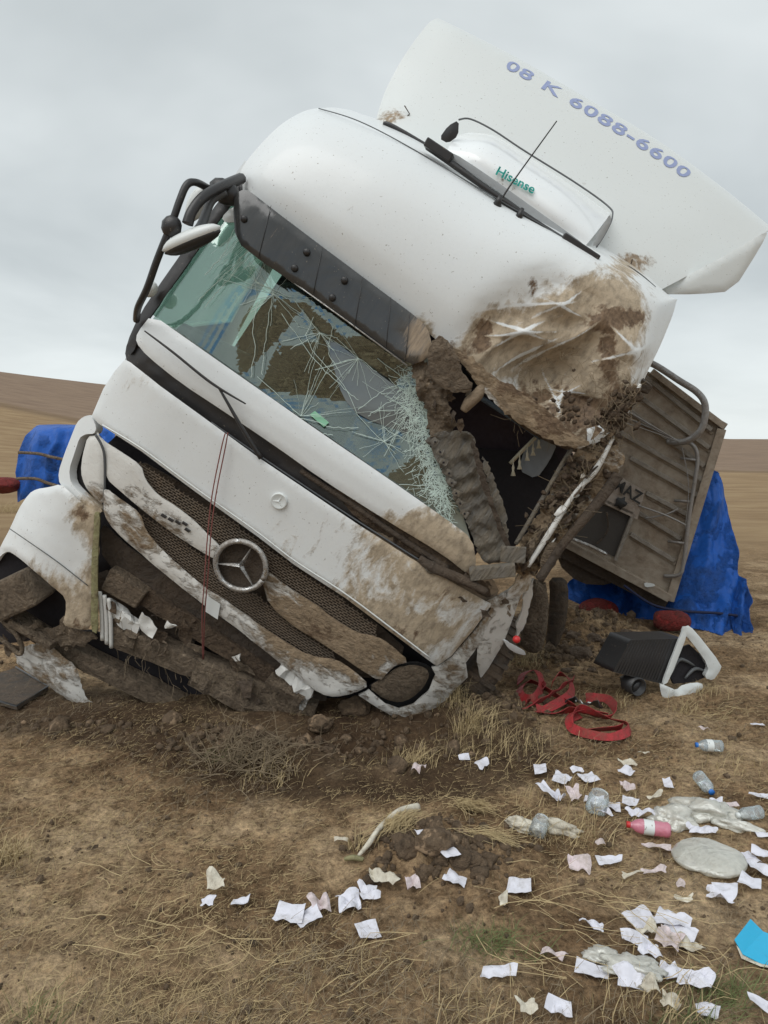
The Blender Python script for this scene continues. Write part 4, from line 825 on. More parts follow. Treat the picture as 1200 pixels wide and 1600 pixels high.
# wheel and tank behind the corner
wc = CAB.L(np.array(748.), np.array(1028.), .62)
a_ = np.linspace(0, 2*np.pi, 41); prof = [(.27,-.13),(.40,-.14),(.45,-.12),(.47,-.07),(.475,0),(.47,.07),(.45,.12),(.40,.14),(.27,.13)]
V1, F1 = lathe_vf(prof+[prof[0]], 36); Rw = np.array(Matrix.Rotation(rad(90), 3, 'Y')); wh = empty('front_wheel'); wh.parent = truck
mk('tyre', V1@Rw.T*.72+wc, F1, rubber, wh); V1, F1 = lathe_vf([(0, .04), (.1, .06), (.2, .02), (.27, .09)], 24); mk('rim', V1@Rw.T*.72+wc, F1, muddk, wh)
tread = []
for k in range(30):
    a = k*2*math.pi/30; Rt = np.array(Matrix.Rotation(a, 3, 'X')); Vb, Fb = box_vf((0, 0, .342), (.19, .03, .012)); tread.append((Vb@Rt.T+wc, Fb))
mk('tread_blocks', *join(tread), rubber, wh, False, kind='stuff')
tank = panel('fuel_tank', [(832,905),(850,918),(858,935),(856,985),(848,1018),(838,1026),(822,1022),(812,1010),(818,975),(826,940)], .9, mudl, truck, h=5, fy=None, mud=False, rnd=.09, rw=16, thick=.14)
panel('rear_tyre', [(858,905),(885,905),(890,930),(885,980),(872,1015),(852,1025),(856,985),(860,935)], 1.4, rubber, truck, h=6, fy=None, mud=False, rnd=.08, rw=14, thick=.12)

# ================================================================== TRAILER
trailer = empty('trailer', TRL)
tag(trailer, 'tipped grey-brown flatbed trailer with ribbed headboard behind the cab', 'trailer')
TP = lambda pp, y=None: PL(pp, TRL, y)
hbp = panel('headboard', [(960,560),(1019,583),(1131,668),(1125,700),(1046,938),(965,896),(880,850),(860,840),(900,700)], .0, trailm, trailer, TRL, h=14, rnd=0, thick=.05, fy=None, mud=False, sm=0)
def bar(name, a, b, w_, d_, m, par, y=0., fr=TRL):
    A, B = PL([(*a, y), (*b, y)], fr); T = B-A; L_ = np.linalg.norm(T); T /= L_; S = np.cross([0, 1., 0], T); R_ = np.stack([T, [0, 1., 0], S], 1)
    return box(name, (A+B)/2, (L_, d_, w_), m, par, R_, bev=.004)
RIBS = [((1010,590),(1112,672)),((1003,622),(1108,700)),((985,642),(1100,728)),((966,674),(1098,750)),((985,715),(1094,776)),((1010,770),(1078,806)),((996,800),(1064,842)),((985,834),(1054,876))]
for a, b in RIBS:
    r_ = bar('rib', a, b, .035, .035, trailr, hbp, -.018); bar('rib_groove', (a[0]+1, a[1]+6), (b[0]+1, b[1]+6), .022, .014, trailm, hbp, -.006)
bar('headboard_top_rail', (1018,580), (1132,667), .05, .08, trailm, hbp, -.02)
bar('headboard_side_post', (1127,670), (1046,938), .07, .07, trailm, hbp, -.02)
bar('headboard_bottom_rail', (880,846), (1046,934), .07, .08, trailm, hbp, -.025)
bar('locker_frame', (962,875), (990,802), .03, .06, trailr, hbp, -.03); bar('locker_frame', (930,775), (990,802), .03, .06, trailr, hbp, -.03)
panel('locker_recess_shade', [(928,782),(984,806),(960,870),(886,835)], -.008, mat('locker_shade', (.07,.062,.055), .7), hbp, TRL, h=10, rnd=0, thick=.004, fy=None, mud=False, sm=0)  # flat dark sheet, its colour stands for shade inside the recess
tube('locker_rod', TP([(882,838,-.10),(915,850,-.10),(948,866,-.10)]), .016, chrome, trailer, 8, 10)
tube('hanging_hose', TP([(948,800,-.06),(950,825,-.06),(944,838,-.06),(932,850,-.06)]), .009, rubber, trailer, 6, 12)
sg = panel('name_plate', [(931,734),(968,742),(980,752),(1008,767),(996,812),(950,790),(925,772)], -.06, signm, trailer, TRL, h=8, rnd=0, thick=.01, fy=None, mud=False, sm=0)
TV, TF = text_vf('YILMAZ', 1., 0, .02); x0, x1 = TV[:, 0].min(), TV[:, 0].max(); tt = (TV[:, 0]-x0)/(x1-x0); up_ = TV[:, 1]/.7
# letters run along the plate, right end near the post
tx = 930+(1000-930)*tt-up_*(-6); ty = 746+(788-746)*tt-up_*17
mk('lettering', TRL.L(tx, ty, -.078), TF, black_txt, sg, False)
V1, F1 = lathe_vf([(0, -.01), (.045, -.01), (.05, .01), (0, .01)], 12); V1 = V1*(1+.3*np.sin(np.arctan2(V1[:, 1], V1[:, 0])*5))[:, None]; mk('plate_emblem', V1[:, [0, 2, 1]]+TRL.L(np.array(970.), np.array(786.), -.075), F1, black_txt, sg)
tube('guard_tube', TP([(1000,560,-.18),(1026,572,-.18),(1060,594,-.18),(1088,612,-.18),(1101,630,-.18),(1101,655,-.18),(1092,676,-.17),(1070,690,-.12),(1044,690,-.03)]), .027, tubem, trailer, 10, 60)
ld = tube('ladder_rail', TP([(1046,688,-.06),(1072,690,-.09),(1086,700,-.1),(1090,720,-.1),(1086,750,-.1),(1077,806,-.1),(1068,880,-.1),(1061,898,-.09),(1038,900,-.02)]), .016, tubem, trailer, 8, 50)
for a, b in (((1064,716),(1089,719)),((1054,782),(1080,784)),((1044,846),(1072,849))): tube('rung', TP([(*a, -.03), (*b, -.1)]), .012, tubem, ld, 6)
for pp in ([(985,645,-.08),(1030,672,-.1),(1068,694,-.1)],[(998,790,-.07),(1040,805,-.09),(1075,822,-.1)],[(985,655,-.06),(1040,680,-.07),(1056,690,-.07)],[(1008,810,-.05),(1040,804,-.07),(1060,795,-.07)]):
    tube('tie_rod', TP(pp), .008, tubem, trailer, 6, 10)
for pp in ([(955,655,-.12),(1000,668,-.12),(1060,690,-.12)],[(1066,700,-.1),(1076,760,-.11),(1070,830,-.1)]): tube('loose_wire', TP(pp), .004, tubem, trailer, 5, 12)
bar('corner_post', (1133,667), (1112,655), .06, .08, trailr, trailer, .05)
panel('white_tag', [(1006,910),(1022,912),(1024,916),(1008,918)], -.08, cleanw, trailer, TRL, h=4, rnd=0, thick=.003, fy=None, mud=False)
# bed and far side
W1 = TRL.L(np.array(1128.), np.array(672.), .05); W2 = TRL.L(np.array(1048.), np.array(934.), .05); W3 = TRL.L(np.array(860.), np.array(840.), .05)
ln_ = np.array([0, 5., 0])
o = mk('side_wall', [W1, W2, W2+ln_, W1+ln_], [(0, 1, 2, 3)], trailm, trailer, False); solid(o, .04, 0)
o = mk('bed', [W2, W3, W3+ln_, W2+ln_], [(0, 1, 2, 3)], muddk, trailer, False); solid(o, .12, 1)
panel('underframe_plate', [(880,852),(965,898),(952,915),(905,912),(870,880)], .1, muddk, trailer, TRL, h=10, rnd=0, fy=None, mud=False)

# ================================================================== TARPS
def folds(P, px): 
    D = np.zeros_like(P); u = px[:, 0]+px[:, 1]*.25
    w1 = np.abs(np.sin(u*.055+1.8*fbm(P, 1.1, 2, 3))); D[:, 1] = .09*w1-.05*np.abs(fbm(P, 2.2, 3, 6))-.03*np.abs(fbm(P*np.array([2.5, 1, .8]), 5, 3, 2)); return D
ty_ = lambda py: 6.9-(py-735)/265*.85
tarp_rows = [[(1040,745),(1080,742),(1112,735),(1122,742)],[(1030,800),(1075,795),(1120,790),(1140,792)],[(985,860),(1050,860),(1110,850),(1152,858)],
 [(900,905),(985,905),(1080,900),(1152,900)],[(888,925),(980,945),(1080,950),(1160,940)],[(890,938),(990,972),(1090,985),(1152,1000)]]
tarp_rows = [[(x, y, ty_(y)+.45*min(1, max(0, (1075-x)/80))) for x, y in r] for r in tarp_rows]
tarp = patch('blue_tarp', tarp_rows, tarpm, None, ID, nu=90, nv=60, thick=.01, deform=folds, mud=False)
tag(tarp, 'large blue tarpaulin draped from the tipped trailer down to the ground', 'tarpaulin')
tw = [[(1150,895),(1164,905),(1174,914)],[(1152,930),(1166,936),(1177,938)],[(1150,965),(1160,970),(1174,960)],[(1152,1000),(1164,1008),(1180,1008)],[(1155,1008),(1175,1018),(1206,1024)]]
o = patch('bunched_edge', [[(x, y, 6.3-(y-900)/110*.3) for x, y in r] for r in tw], tarpm, tarp, ID, nu=30, nv=40, thick=.01, deform=lambda P, px: folds(P, px*np.array([3., 1.]))*1.2, mud=False)
tube('tarp_rope', [G(1060, 905, .0)*0+CAM+6.25*ray(a, b) for a, b in ((975,915),(1020,945),(1070,955),(1120,958),(1152,962))], .012, mat('dark_rope', (.01,.015,.05), .8), tarp, 6, 30)
# tarp-covered bale at left
bal = empty('tarp_covered_bale'); tag(bal, 'blue tarp-wrapped load tied with brown ropes standing in the field at far left', 'bale')
BD = 11.; 
bw = [[(26,785),(60,770),(100,768),(150,770)],[(24,745),(60,745),(110,745),(160,750)],[(30,705),(66,706),(115,715),(170,720)],[(40,680),(70,684),(120,688),(175,692)],[(52,668),(85,667),(130,667),(180,668)],[(60,664),(90,663),(135,664),(185,664)]]
dep = [0, 0, .05, .1, .35, 1.4]
patch('tarp_cover', [[(x, y, BD+d+(.5 if i == 0 else 0)) for i, (x, y) in enumerate(r)] for r, d in zip(bw, dep)], tarpm, bal, ID, nu=50, nv=40, thick=.01, mud=False, deform=lambda P, px: folds(P, px*2.)*.8)
for pp in ([(29,707),(60,709),(80,714),(110,720)], [(26,748),(55,748),(75,755),(110,765)]): tube('rope', [CAM+(BD-.08)*ray(a, b) for a, b in pp], .025, mudl, bal, 6, 20)
# red sacks
def sack(px, py, D, r, label, sc3=(1.3, 1, .75)):
    v = ICO_V*r*np.array(sc3); v += .08*r*rng.normal(0, 1, v.shape); p = CAM+D*ray(px, py); o = mk('red_sack', v+p, ICO_F, sackm); sb = o.modifiers.new('s', 'SUBSURF'); sb.levels = sb.render_levels = 1
    return tag(o, label, 'sack', 'red sacks spilled from the load')
sack(2, 757, 11.6, .28, 'red sack in the field left of the blue wrapped load', (1.5, 1, .5))
sack(935, 955, 6.75, .16, 'red sack under the blue tarpaulin, the one nearer the fuel tank')
sack(1050, 970, 6.15, .13, 'red sack at the tarp foot, right above the broken white box')

# ================================================================== LOOSE THINGS ON THE GROUND
# broken white/black box
bx = empty('broken_battery_cover', loc=tuple(GP(1045, 1085))); tag(bx, 'broken black ribbed box with torn white shell lying on the soil', 'vehicle part')
BF = Frame(20, 0, -12, GP(1040, 1095)+np.array([0, .1, .12]))
o0 = bx.matrix_world.copy(); bx.location = (0, 0, 0); bx.matrix_world = BF.M()
panel('black_housing', [(985,1000),(1068,998),(1040,1070),(958,1050)], .0, blackp, bx, BF, h=8, rnd=0, fy=None, sm=0, thick=.2, mud=False)
for k in range(18):
    t = k/17; a = np.array([988, 1001])*(1-t)+np.array([1066, 998])*t; b = np.array([964, 1050])*(1-t)+np.array([1038, 1066])*t
    tube('housing_rib', PL([(*a, -.001), (*b, -.001)], BF), .0022, blackp, bx, 4)
panel('inner_tray', [(1068,998),(1112,1040),(1098,1064),(1040,1070)], .04, dark, bx, BF, h=8, rnd=0, fy=None, mud=False)
panel('white_rim', [(1068,990),(1074,976),(1086,984),(1130,1040),(1126,1050),(1116,1064),(1102,1060),(1110,1042),(1080,1000)], -.03, cleanw, bx, BF, h=5, rnd=.02, rw=5, thick=.04, fy=None)
panel('white_lower_shell', [(1032,1068),(1042,1072),(1060,1080),(1072,1070),(1096,1066),(1100,1076),(1086,1088),(1066,1096),(1046,1103),(1038,1092)], -.05, cleanw, bx, BF, h=5, rnd=.03, rw=6, thick=.02, fy=None, noise=(.02, 12))
panel('white_left_rib', [(1070,978),(1078,984),(1046,1066),(1034,1072)], -.03, cleanw, bx, BF, h=5, rnd=.01, fy=None)
V1, F1 = lathe_vf([(.0, .06), (.035, .06), (.05, 0), (.058, 0), (.058, .1)], 20); mk('duct_mouth', V1[:, [0, 2, 1]]+BF.L(np.array(998.), np.array(1074.), -.02), F1, blackp, bx)
tube('duct_body', PL([(998,1076,0.02),(985,1066,.08),(980,1055,.1)], BF), [.055,.055,.05], blackp, bx, 10, 8)
for pp in ([(1050,1050),(1062,1030),(1085,1040)], [(1070,1060),(1085,1045),(1100,1048)]): tube('broken_clip', PL([(*p, .02) for p in pp], BF), [.006,.014,.006], greyp, bx, 6, 8)
# red straps
def ribbon(pts, w_, m, name, parent=None, n=60, th=.003):
    P = cr_interp(np.array(pts, float), n); T = np.gradient(P, axis=0); T /= np.linalg.norm(T, axis=1)[:, None]+1e-9
    tilt = np.interp(np.linspace(0, 1, n), np.linspace(0, 1, 9), rng.uniform(.2, 1.45, 9)); P[:, 2] += np.sin(tilt)*w_*.4
    S = np.cross(T, [0, 0, 1.]); S /= np.linalg.norm(S, axis=1)[:, None]+1e-9; Uv = np.cross(S, T)
    W_ = S*np.cos(tilt)[:, None]+Uv*np.sin(tilt)[:, None]; W_[W_[:, 2] < 0] *= 1
    V_ = np.stack([P-W_*w_/2, P+W_*w_/2], 1).reshape(-1, 3); V_[:, 2] = np.maximum(V_[:, 2], HT(V_[:, 0], V_[:, 1])+.004)
    Fr = [(2*i, 2*i+1, 2*i+3, 2*i+2) for i in range(n-1)]; o = mk(name, V_, Fr, m, parent); solid(o, th, 0); return o
def gl3(pp): return [GP(a, b, z) for a, b, z in pp]
st = empty('ratchet_strap'); tag(st, 'tangled red lashing strap with black sleeve lying beside the cab', 'strap')
ribbon(gl3([(812,1078,.03),(818,1068,.06),(838,1066,.07),(846,1082,.04),(836,1100,.02),(818,1100,.02),(812,1085,.02),(830,1075,.03),(870,1100,.03),(900,1112,.02)]), .055, strapm, 'webbing', st)
ribbon(gl3([(822,1108,.02),(840,1092,.03),(850,1085,.03),(846,1080,.03)]), .05, strapm, 'webbing', st, 20)
ribbon(gl3([(862,1082,.03),(872,1076,.08),(888,1082,.08),(892,1095,.03),(862,1112,.02),(838,1118,.02)]), .055, strapm, 'webbing', st)
ribbon(gl3([(835,1118,.02),(870,1122,.015),(900,1118,.015),(950,1130,.02),(960,1118,.03),(945,1102,.03),(915,1100,.02)]), .055, strapm, 'webbing', st)
ribbon(gl3([(893,1135,.04),(905,1125,.05),(935,1128,.03),(975,1140,.025),(982,1152,.02),(955,1160,.02),(915,1156,.02),(892,1148,.03),(892,1132,.05),(920,1122,.03),(950,1126,.03)]), .05, strapm, 'webbing', st, 90)
ribbon(gl3([(818,1112,.01),(850,1104,.03),(872,1096,.06),(896,1084,.08)]), .05, strapm, 'webbing', st, 20)
ribbon(gl3([(905,1122,.01),(890,1134,.02),(900,1146,.01),(940,1152,.03),(972,1146,.02)]), .05, strapm, 'webbing', st, 30)
sl = ribbon(gl3([(880,1106,.03),(905,1108,.035),(940,1116,.03)]), .07, blackp, 'black_sleeve', st, 12)
for a, b, c, d in ((895,1102,900,1108),(906,1106,910,1112),(918,1110,930,1112)): tube('sleeve_print', gl3([(a, b, .05), (c, d, .05)]), .004, cleanw, sl, 4)
# dark mat
mt_ = empty('black_mat'); tag(mt_, 'black rubber mat lying under the broken bumper at the left edge', 'mat')
mp_ = np.array([GP(*p, .02) for p in ((-60,1075),(25,1050),(76,1080),(26,1112),(-50,1090))]); o = mk('mat_sheet', mp_, [tuple(range(5))], rubber, mt_, False); solid(o, .02, 0)
tube('mat_rim', [GP(*p, .035) for p in ((25,1050),(76,1080),(26,1112),(-50,1090))], .006, greyp, mt_, 6)

# papers
PAPERS = [ # px, py, w, h (m), yaw deg, crumple, material, label
 (844,1209,.115,.12,-8,.2,0,'square white note just right of the dark damp soil, flat, nearest the straps'),
 (877,1225,.11,.13,-25,.3,0,'greyish lined note right of the square white note'),
 (901,1213,.10,.05,20,.4,0,'small curled paper behind the crumpled note, left one of the pair'),
 (920,1222,.12,.10,15,.3,0,'white note right of the small curled paper, right one of the pair'),
 (981,1199,.12,.05,5,.8,1,'cream torn scrap farthest back above the folded white triangle'),
 (979,1214,.11,.08,30,.5,0,'white paper folded to a triangle below the cream torn scrap'),
 (1043,1232,.08,.13,-12,.3,0,'upright white note standing alone left of the upright bottle'),
 (857,1249,.10,.15,35,.4,0,'bright tilted note with dark left edge above the glass jar'),
 (897,1252,.08,.11,5,.6,2,'pinkish wrinkled note just above the glass jar'),
 (874,1254,.05,.05,40,.8,0,'tiny white scrap between the bright tilted note and the pinkish one'),
 (928,1257,.13,.07,-25,.4,0,'white strip of paper touching the top of the glass jar'),
 (984,1262,.13,.08,-20,.2,0,'clean white note right of the jar, standing over the paper trail'),
 (955,1268,.14,.07,-12,.5,0,'white folded paper between the jar and the clean note'),
 (1004,1281,.17,.05,-12,.6,0,'long flattened paper leading to the plastic bags'),
 (945,1279,.10,.05,20,.4,0,'small white paper tucked behind the glass jar on its right'),
 (982,1240,.10,.06,10,.9,2,'pinkish crumpled tissue above the paper trail'),
 (1025,1255,.09,.05,5,.9,1,'cream crumpled scrap left of the milky bag'),
 (1070,1274,.12,.06,-15,.4,0,'white paper between the two milky bags'),
 (1104,1231,.07,.03,0,.4,0,'small white paper behind the upright water bottle'),
 (1118,1261,.09,.06,-20,.5,0,'white scrap on the far side of the large milky bag'),
 (1142,1265,.13,.03,12,.3,2,'narrow pink-white strip right of the milky bag'),
 (1186,1250,.14,.05,-3,.2,0,'white strip at the right edge above the flattened bottle'),
 (1025,1330,.16,.04,-8,.3,2,'pinkish paper under the pink bottle'),
 (1098,1306,.16,.07,-20,.6,0,'wrinkled lined paper between the pink bottle and large bag'),
 (937,1328,.06,.03,10,.6,2,'tiny pink scrap left of the pink bottle'),
 (952,1354,.13,.06,-6,.3,0,'small white sheet below the pink bottle cap'),
 (906,1363,.17,.07,-30,.9,2,'twisted lilac paper left of the small white sheet'),
 (811,1397,.15,.10,-15,.15,0,'flat diamond-shaped note lying alone on bare earth'),
 (1022,1370,.12,.035,-5,.6,2,'thin torn pink paper below the big round bag'),
 (986,1377,.12,.03,0,.6,1,'thin beige strip left of the thin pink paper'),
 (1063,1391,.06,.04,-10,.7,2,'tiny pale scrap below the big round bag'),
 (1069,1413,.11,.03,-5,.7,1,'thin beige scrap among straw below the tiny pale one'),
 (1133,1394,.14,.08,-12,.3,0,'white paper poking out under the big round bag, left one'),
 (1172,1387,.13,.09,-35,.3,0,'white paper under the big round bag, right one'),
 (1125,1409,.12,.06,-25,.8,0,'curled paper like a bow below the big round bag'),
 (1170,1350,.12,.09,20,.4,0,'crumpled note right of the big round bag, inner one of three'),
 (1188,1342,.13,.07,-20,.4,0,'note right of the big round bag, uppermost of three'),
 (1192,1368,.13,.08,-25,.4,0,'note right of the big round bag, lowest of three at the edge'),
 (1193,1311,.10,.05,-10,.4,0,'small paper cut by the right edge above the three notes'),
 (924,1455,.12,.05,-12,.6,0,'small curled white paper alone in mid foreground'),
 (999,1444,.14,.11,25,.25,0,'white lined sheet, upper left of the paper cluster above the tissue'),
 (1013,1462,.12,.07,10,.9,1,'torn beige sheet below the white lined sheet in the cluster'),
 (1052,1446,.17,.10,-25,.4,0,'large printed greyish sheet, upper right of the cluster'),
 (1062,1466,.15,.09,-35,.4,0,'white lined sheet beneath the large printed sheet'),
 (1044,1478,.11,.08,-40,.7,2,'small wrinkled sheet at the bottom of the large printed sheet'),
 (1076,1486,.12,.06,-35,.9,1,'beige torn strip trailing off the cluster into straw'),
 (992,1479,.12,.07,-10,.5,0,'round-edged white paper below the torn beige sheet'),
 (1014,1495,.13,.07,-5,.6,0,'folded triangular paper below the round-edged one'),
 (864,1502,.16,.04,-25,.5,2,'narrow folded lilac paper left of the bright rectangular note'),
 (925,1525,.16,.09,-28,.15,0,'bright rectangular note left of the crumpled film'),
 (983,1545,.15,.06,-5,.6,0,'wrinkled white paper below the crumpled film'),
 (1011,1556,.09,.05,-10,.9,1,'beige torn paper right of the wrinkled white paper'),
 (1048,1530,.10,.08,20,.7,0,'crumpled white paper, left part of the lower right pair'),
 (1085,1542,.16,.08,-20,.7,0,'crumpled film-like paper, right part of the lower right pair'),
 (780,1531,.15,.07,-5,.4,0,'white curved note in the lower middle foreground'),
 (1186,1584,.12,.05,-18,.3,0,'white paper cut by the lower right corner'),
 (1105,1588,.13,.07,-25,.4,0,'pale paper at the bottom edge, second from the right corner'),
 (1046,1580,.09,.05,-35,.9,1,'beige torn scrap at the bottom edge right of centre'),
 (873,1590,.15,.06,-10,.5,0,'lilac-white paper at the bottom edge below the bright note'),
 (822,1592,.09,.05,10,.8,1,'small cream scrap at the bottom edge left of the lilac-white paper'),
 (1184,1137,.13,.04,-3,.2,0,'white slip at the right edge, right of the broken box'),
 (1100,1144,.09,.03,-5,.7,2,'small pale scrap behind the lying water bottle'),
 (1004,1182,.09,.03,5,.7,1,'tiny cream curl alone between the straps and the notes'),
 (725,1190,.10,.04,12,.2,0,'small white slip on the dark soil under the cab corner'),
 (752,1203,.08,.07,40,.7,0,'folded white scrap next to the small slip on dark soil'),
 (652,1211,.10,.07,-35,.9,2,'crumpled pale tissue on dark damp soil'),
 (664,1312,.12,.05,15,.4,0,'white strip of paper on the clod, behind the large white note'),
 (696,1339,.12,.12,35,.3,0,'large white note lying on top of the clod'),
 (712,1381,.10,.11,60,.4,0,'wrinkled white triangular note on the slope of the clod'),
 (786,1418,.04,.05,0,.6,1,'tiny cream fleck right of the clod'),
 (644,1389,.09,.07,15,.9,2,'small crumpled film scrap at the foot of the clod'),
 (595,1387,.16,.08,-20,.8,1,'yellowish crumpled paper left of the clod'),
 (579,1406,.11,.09,10,.6,0,'lilac crumpled paper under the yellowish one'),
 (545,1421,.16,.11,15,.9,0,'crumpled clear wrapping behind the square printed note'),
 (575,1460,.14,.12,15,.15,0,'square printed white note with ink marks, lowest of its cluster'),
 (453,1439,.15,.09,-10,.3,0,'white open note, left half of the leftmost cluster'),
 (480,1444,.14,.08,30,.4,0,'folded-up note, right half of the leftmost cluster'),
 (499,1429,.09,.07,20,.9,2,'crumpled scrap right behind the folded-up note'),
 (533,1319,.08,.03,-5,.5,1,'small white slip left of the straw bundle'),
 (376,1417,.11,.06,5,.3,0,'white paper in the left foreground, right one of two'),
 (324,1419,.07,.05,0,.6,0,'small torn white paper in the left foreground, left one of two'),
 (338,1395,.12,.05,-5,.9,1,'faint muddy plastic scrap above the two left papers')]
for px, py, w_, h_, yaw, cr_, mi, lb_ in PAPERS:
    n = 9; u, v = np.meshgrid(np.linspace(-.5, .5, n), np.linspace(-.5, .5, n)); s = rng.uniform(0, 50); w_ *= .62*rng.uniform(.75, 1.15); h_ *= .74*rng.uniform(.8, 1.1)
    if cr_ > .55:                                       # torn irregular outline
        sc_ = 1+.5*np.array([mnoise.noise(Vector((math.cos(a)*1.2+s, math.sin(a)*1.2, s))) for a in np.arctan2(v, u).ravel()]).reshape(u.shape)*1.1; uu, vv = u*sc_, v*sc_
    else:
        k4 = rng.uniform(-.12, .12, 4); uu, vv = u*(1+k4[0]*v*2)+k4[1]*v, v*(1+k4[2]*u*2)+k4[3]*u
    x = uu*w_; y = vv*h_; bend = rng.uniform(.05, .25)*(1 if rng.random() < .8 else -1)
    z = .012+cr_*.035*np.abs(np.array([mnoise.noise(Vector((a*22+s, b*22, s))) for a, b in zip(x.ravel(), y.ravel())]).reshape(x.shape)*2)+bend*.5*(uu*math.cos(s)+vv*math.sin(s))**2*max(w_, h_)*1.2
    z += (uu*math.sin(s*3)+.5)*.02*rng.random() + (vv+.5)*h_*rng.uniform(.0, .35)
    a = rad(yaw); g = GP(px, py); c_, s_ = math.cos(a), math.sin(a)
    Vp = np.stack([g[0]+x*c_-y*s_, g[1]+x*s_+y*c_, g[2]+z], -1).reshape(-1, 3)
    lowg = HT(Vp[:, 0], Vp[:, 1]); Vp[:, 2] = np.maximum(Vp[:, 2], lowg+.003)
    o = mk('paper_sheet' if cr_ < .55 else 'paper_scrap', Vp, grid_faces(n, n), (paper, paperc, paperp)[mi], None, cr_ < .5); solid(o, .0012, 0)
    tag(o, lb_, 'paper', 'papers littering the ground')
    if cr_ < .45 and mi == 0 and w_*h_ > .008:            # rows of faint writing as flat print
        Q = Vp.reshape(n, n, 3); ln = []
        for k in range(1, n-2):
            for j in range(1, n-2):
                if rng.random() < .25:
                    a0, a1 = Q[k, j], Q[k, j+1]; b_ = Q[k+1, j]-Q[k, j]
                    ln.append((np.array([a0+b_*.1, a1+b_*.1, a1+b_*.28, a0+b_*.28])+[0, 0, .0016], [(0, 1, 2, 3)]))
        if ln: tag(mk('writing', *join(ln), mat('pencil_ink', (.52,.52,.62), .8) if 'pencil_ink' not in MATS else MATS['pencil_ink'], o, False), kind='stuff')

# cyan card
cv = np.array([GP(*p) for p in ((1147,1478),(1172,1452),(1192,1470),(1215,1478),(1215,1515),(1190,1512),(1160,1498))]); cv[:, 2] += np.array([.02,.035,.03,.03,.012,.012,.015])
o = mk('cyan_card', cv, [tuple(range(7))], bluet, None, False); solid(o, .003, 0); tag(o, 'bright cyan booklet lying at the right edge', 'booklet')
o2 = mk('page_edge', np.array([GP(*p, .012) for p in ((1150,1482),(1160,1494),(1190,1508),(1215,1511),(1215,1520),(1188,1516),(1158,1503))]), [tuple(range(7))], paperc, o, False)

# bottles
def bottle(name, px, py, L_, r, ang, tilt, bm, capm, label, labelm=None, full=0, dz=.03):
    root = empty(name, loc=tuple(GP(px, py, dz+r*.5))); root.rotation_euler = (rad(tilt), 0, rad(ang)); tag(root, label, 'bottle')
    pr = [(0, 0), (r*.8, 0), (r, L_*.04)]+[(r*(1-.06*(k % 2)), L_*(.1+.055*k)) for k in range(11)]+[(r*.8, L_*.78), (r*.42, L_*.88), (r*.34, L_*.92), (r*.34, L_*.96)]
    V_, F_ = lathe_vf(pr, 18); mk('bottle_body', V_, F_, bm, root); V_, F_ = lathe_vf([(r*.42, L_*.92), (r*.44, L_), (0, L_)], 14); mk('cap', V_, F_, capm, root)
    if labelm: V_, F_ = lathe_vf([(r*1.02, L_*.38), (r*1.02, L_*.62)], 18); mk('bottle_label', V_, F_, labelm, root)
    return root
bcap = mat('blue_cap', (.02,.16,.55), .4)
bottle('water_bottle', 1128, 1179, .135, .030, 268, 88, clearp, bcap, 'small clear water bottle lying on its side with blue cap, below the broken box', cleanw)
bottle('water_bottle', 1090, 1226, .13, .030, 5, 100, clearp, bcap, 'small clear water bottle pointing its blue cap at the milky bags', None)
bottle('water_bottle', 1188, 1284, .12, .028, -75, 90, clearp, cleanw, 'flattened clear bottle at the right edge', None)
bottle('pink_bottle', 1046, 1314, .17, .030, 261, 86, pinkm, redm, 'pink-filled plastic bottle with red cap and white label', cleanw)
def jar(px, py, r, L_, ang, tilt, label):
    root = empty('glass_jar', loc=tuple(GP(px, py, r*.7))); root.rotation_euler = (rad(tilt), 0, rad(ang)); tag(root, label, 'jar')
    V_, F_ = lathe_vf([(0, 0), (r*.9, 0), (r, r*.15), (r, L_*.75), (r*.8, L_*.85), (r*.8, L_)], 24); o = mk('jar_body', V_, F_, clearp, root)
    V_, F_ = lathe_vf([(r*.78, L_), (r*.86, L_), (r*.86, L_*.9), (r*.78, L_*.9)], 24); mk('jar_mouth', V_, F_, clearp, root)
jar(930, 1278, .045, .09, 150, 60, 'clear glass jar lying among the papers')
jar(838, 1312, .034, .08, 150, 65, 'small glass jar wrapped in cream paper left of the clear jar')
# bags
def bag(px, py, sx, sy, sz, yaw, m, label, amp=.35, seed=1., name='plastic_bag', cat='plastic bag', dz=.02):
    b = bmesh.new(); bmesh.ops.create_icosphere(b, subdivisions=4, radius=1); V_ = np.array([v.co[:] for v in b.verts]); F_ = [tuple(v.index for v in f.verts) for f in b.faces]; b.free()
    V_ = V_*(1+amp*fbm(V_+seed, 1.3, 4, seed))[:, None]; V_ = V_*np.array([sx, sy, sz]); c_, s_ = math.cos(rad(yaw)), math.sin(rad(yaw)); V_ = np.stack([V_[:, 0]*c_-V_[:, 1]*s_, V_[:, 0]*s_+V_[:, 1]*c_, V_[:, 2]], 1)+GP(px, py, dz)
    V_[:, 2] = np.maximum(V_[:, 2], HT(V_[:, 0], V_[:, 1])+.004); o = mk(name, V_, F_, m); tag(o, label, cat); return o
bag(1108, 1348, .135, .125, .032, -8, milky, 'large round milky plastic container crushed flat', .10, 3.)
bag(1055, 1290, .09, .055, .05, -20, milky, 'upright milky bag between the papers and the large bag', .5, 7.)
bag(1110, 1275, .12, .07, .045, -25, milky, 'long milky bag stretched out behind the round container', .55, 11.)
bag(1152, 1300, .09, .025, .03, -35, milky, 'narrow milky bag tail trailing to the right', .5, 17.)
bag(815, 1297, .07, .035, .03, -30, paperc, 'cream tissue wad left of the small jar', .6, 21., 'tissue_wad', 'tissue')
bag(868, 1300, .10, .03, .035, -28, paperc, 'cream torn wrapping right of the small jar', .6, 25., 'tissue_wad', 'tissue')
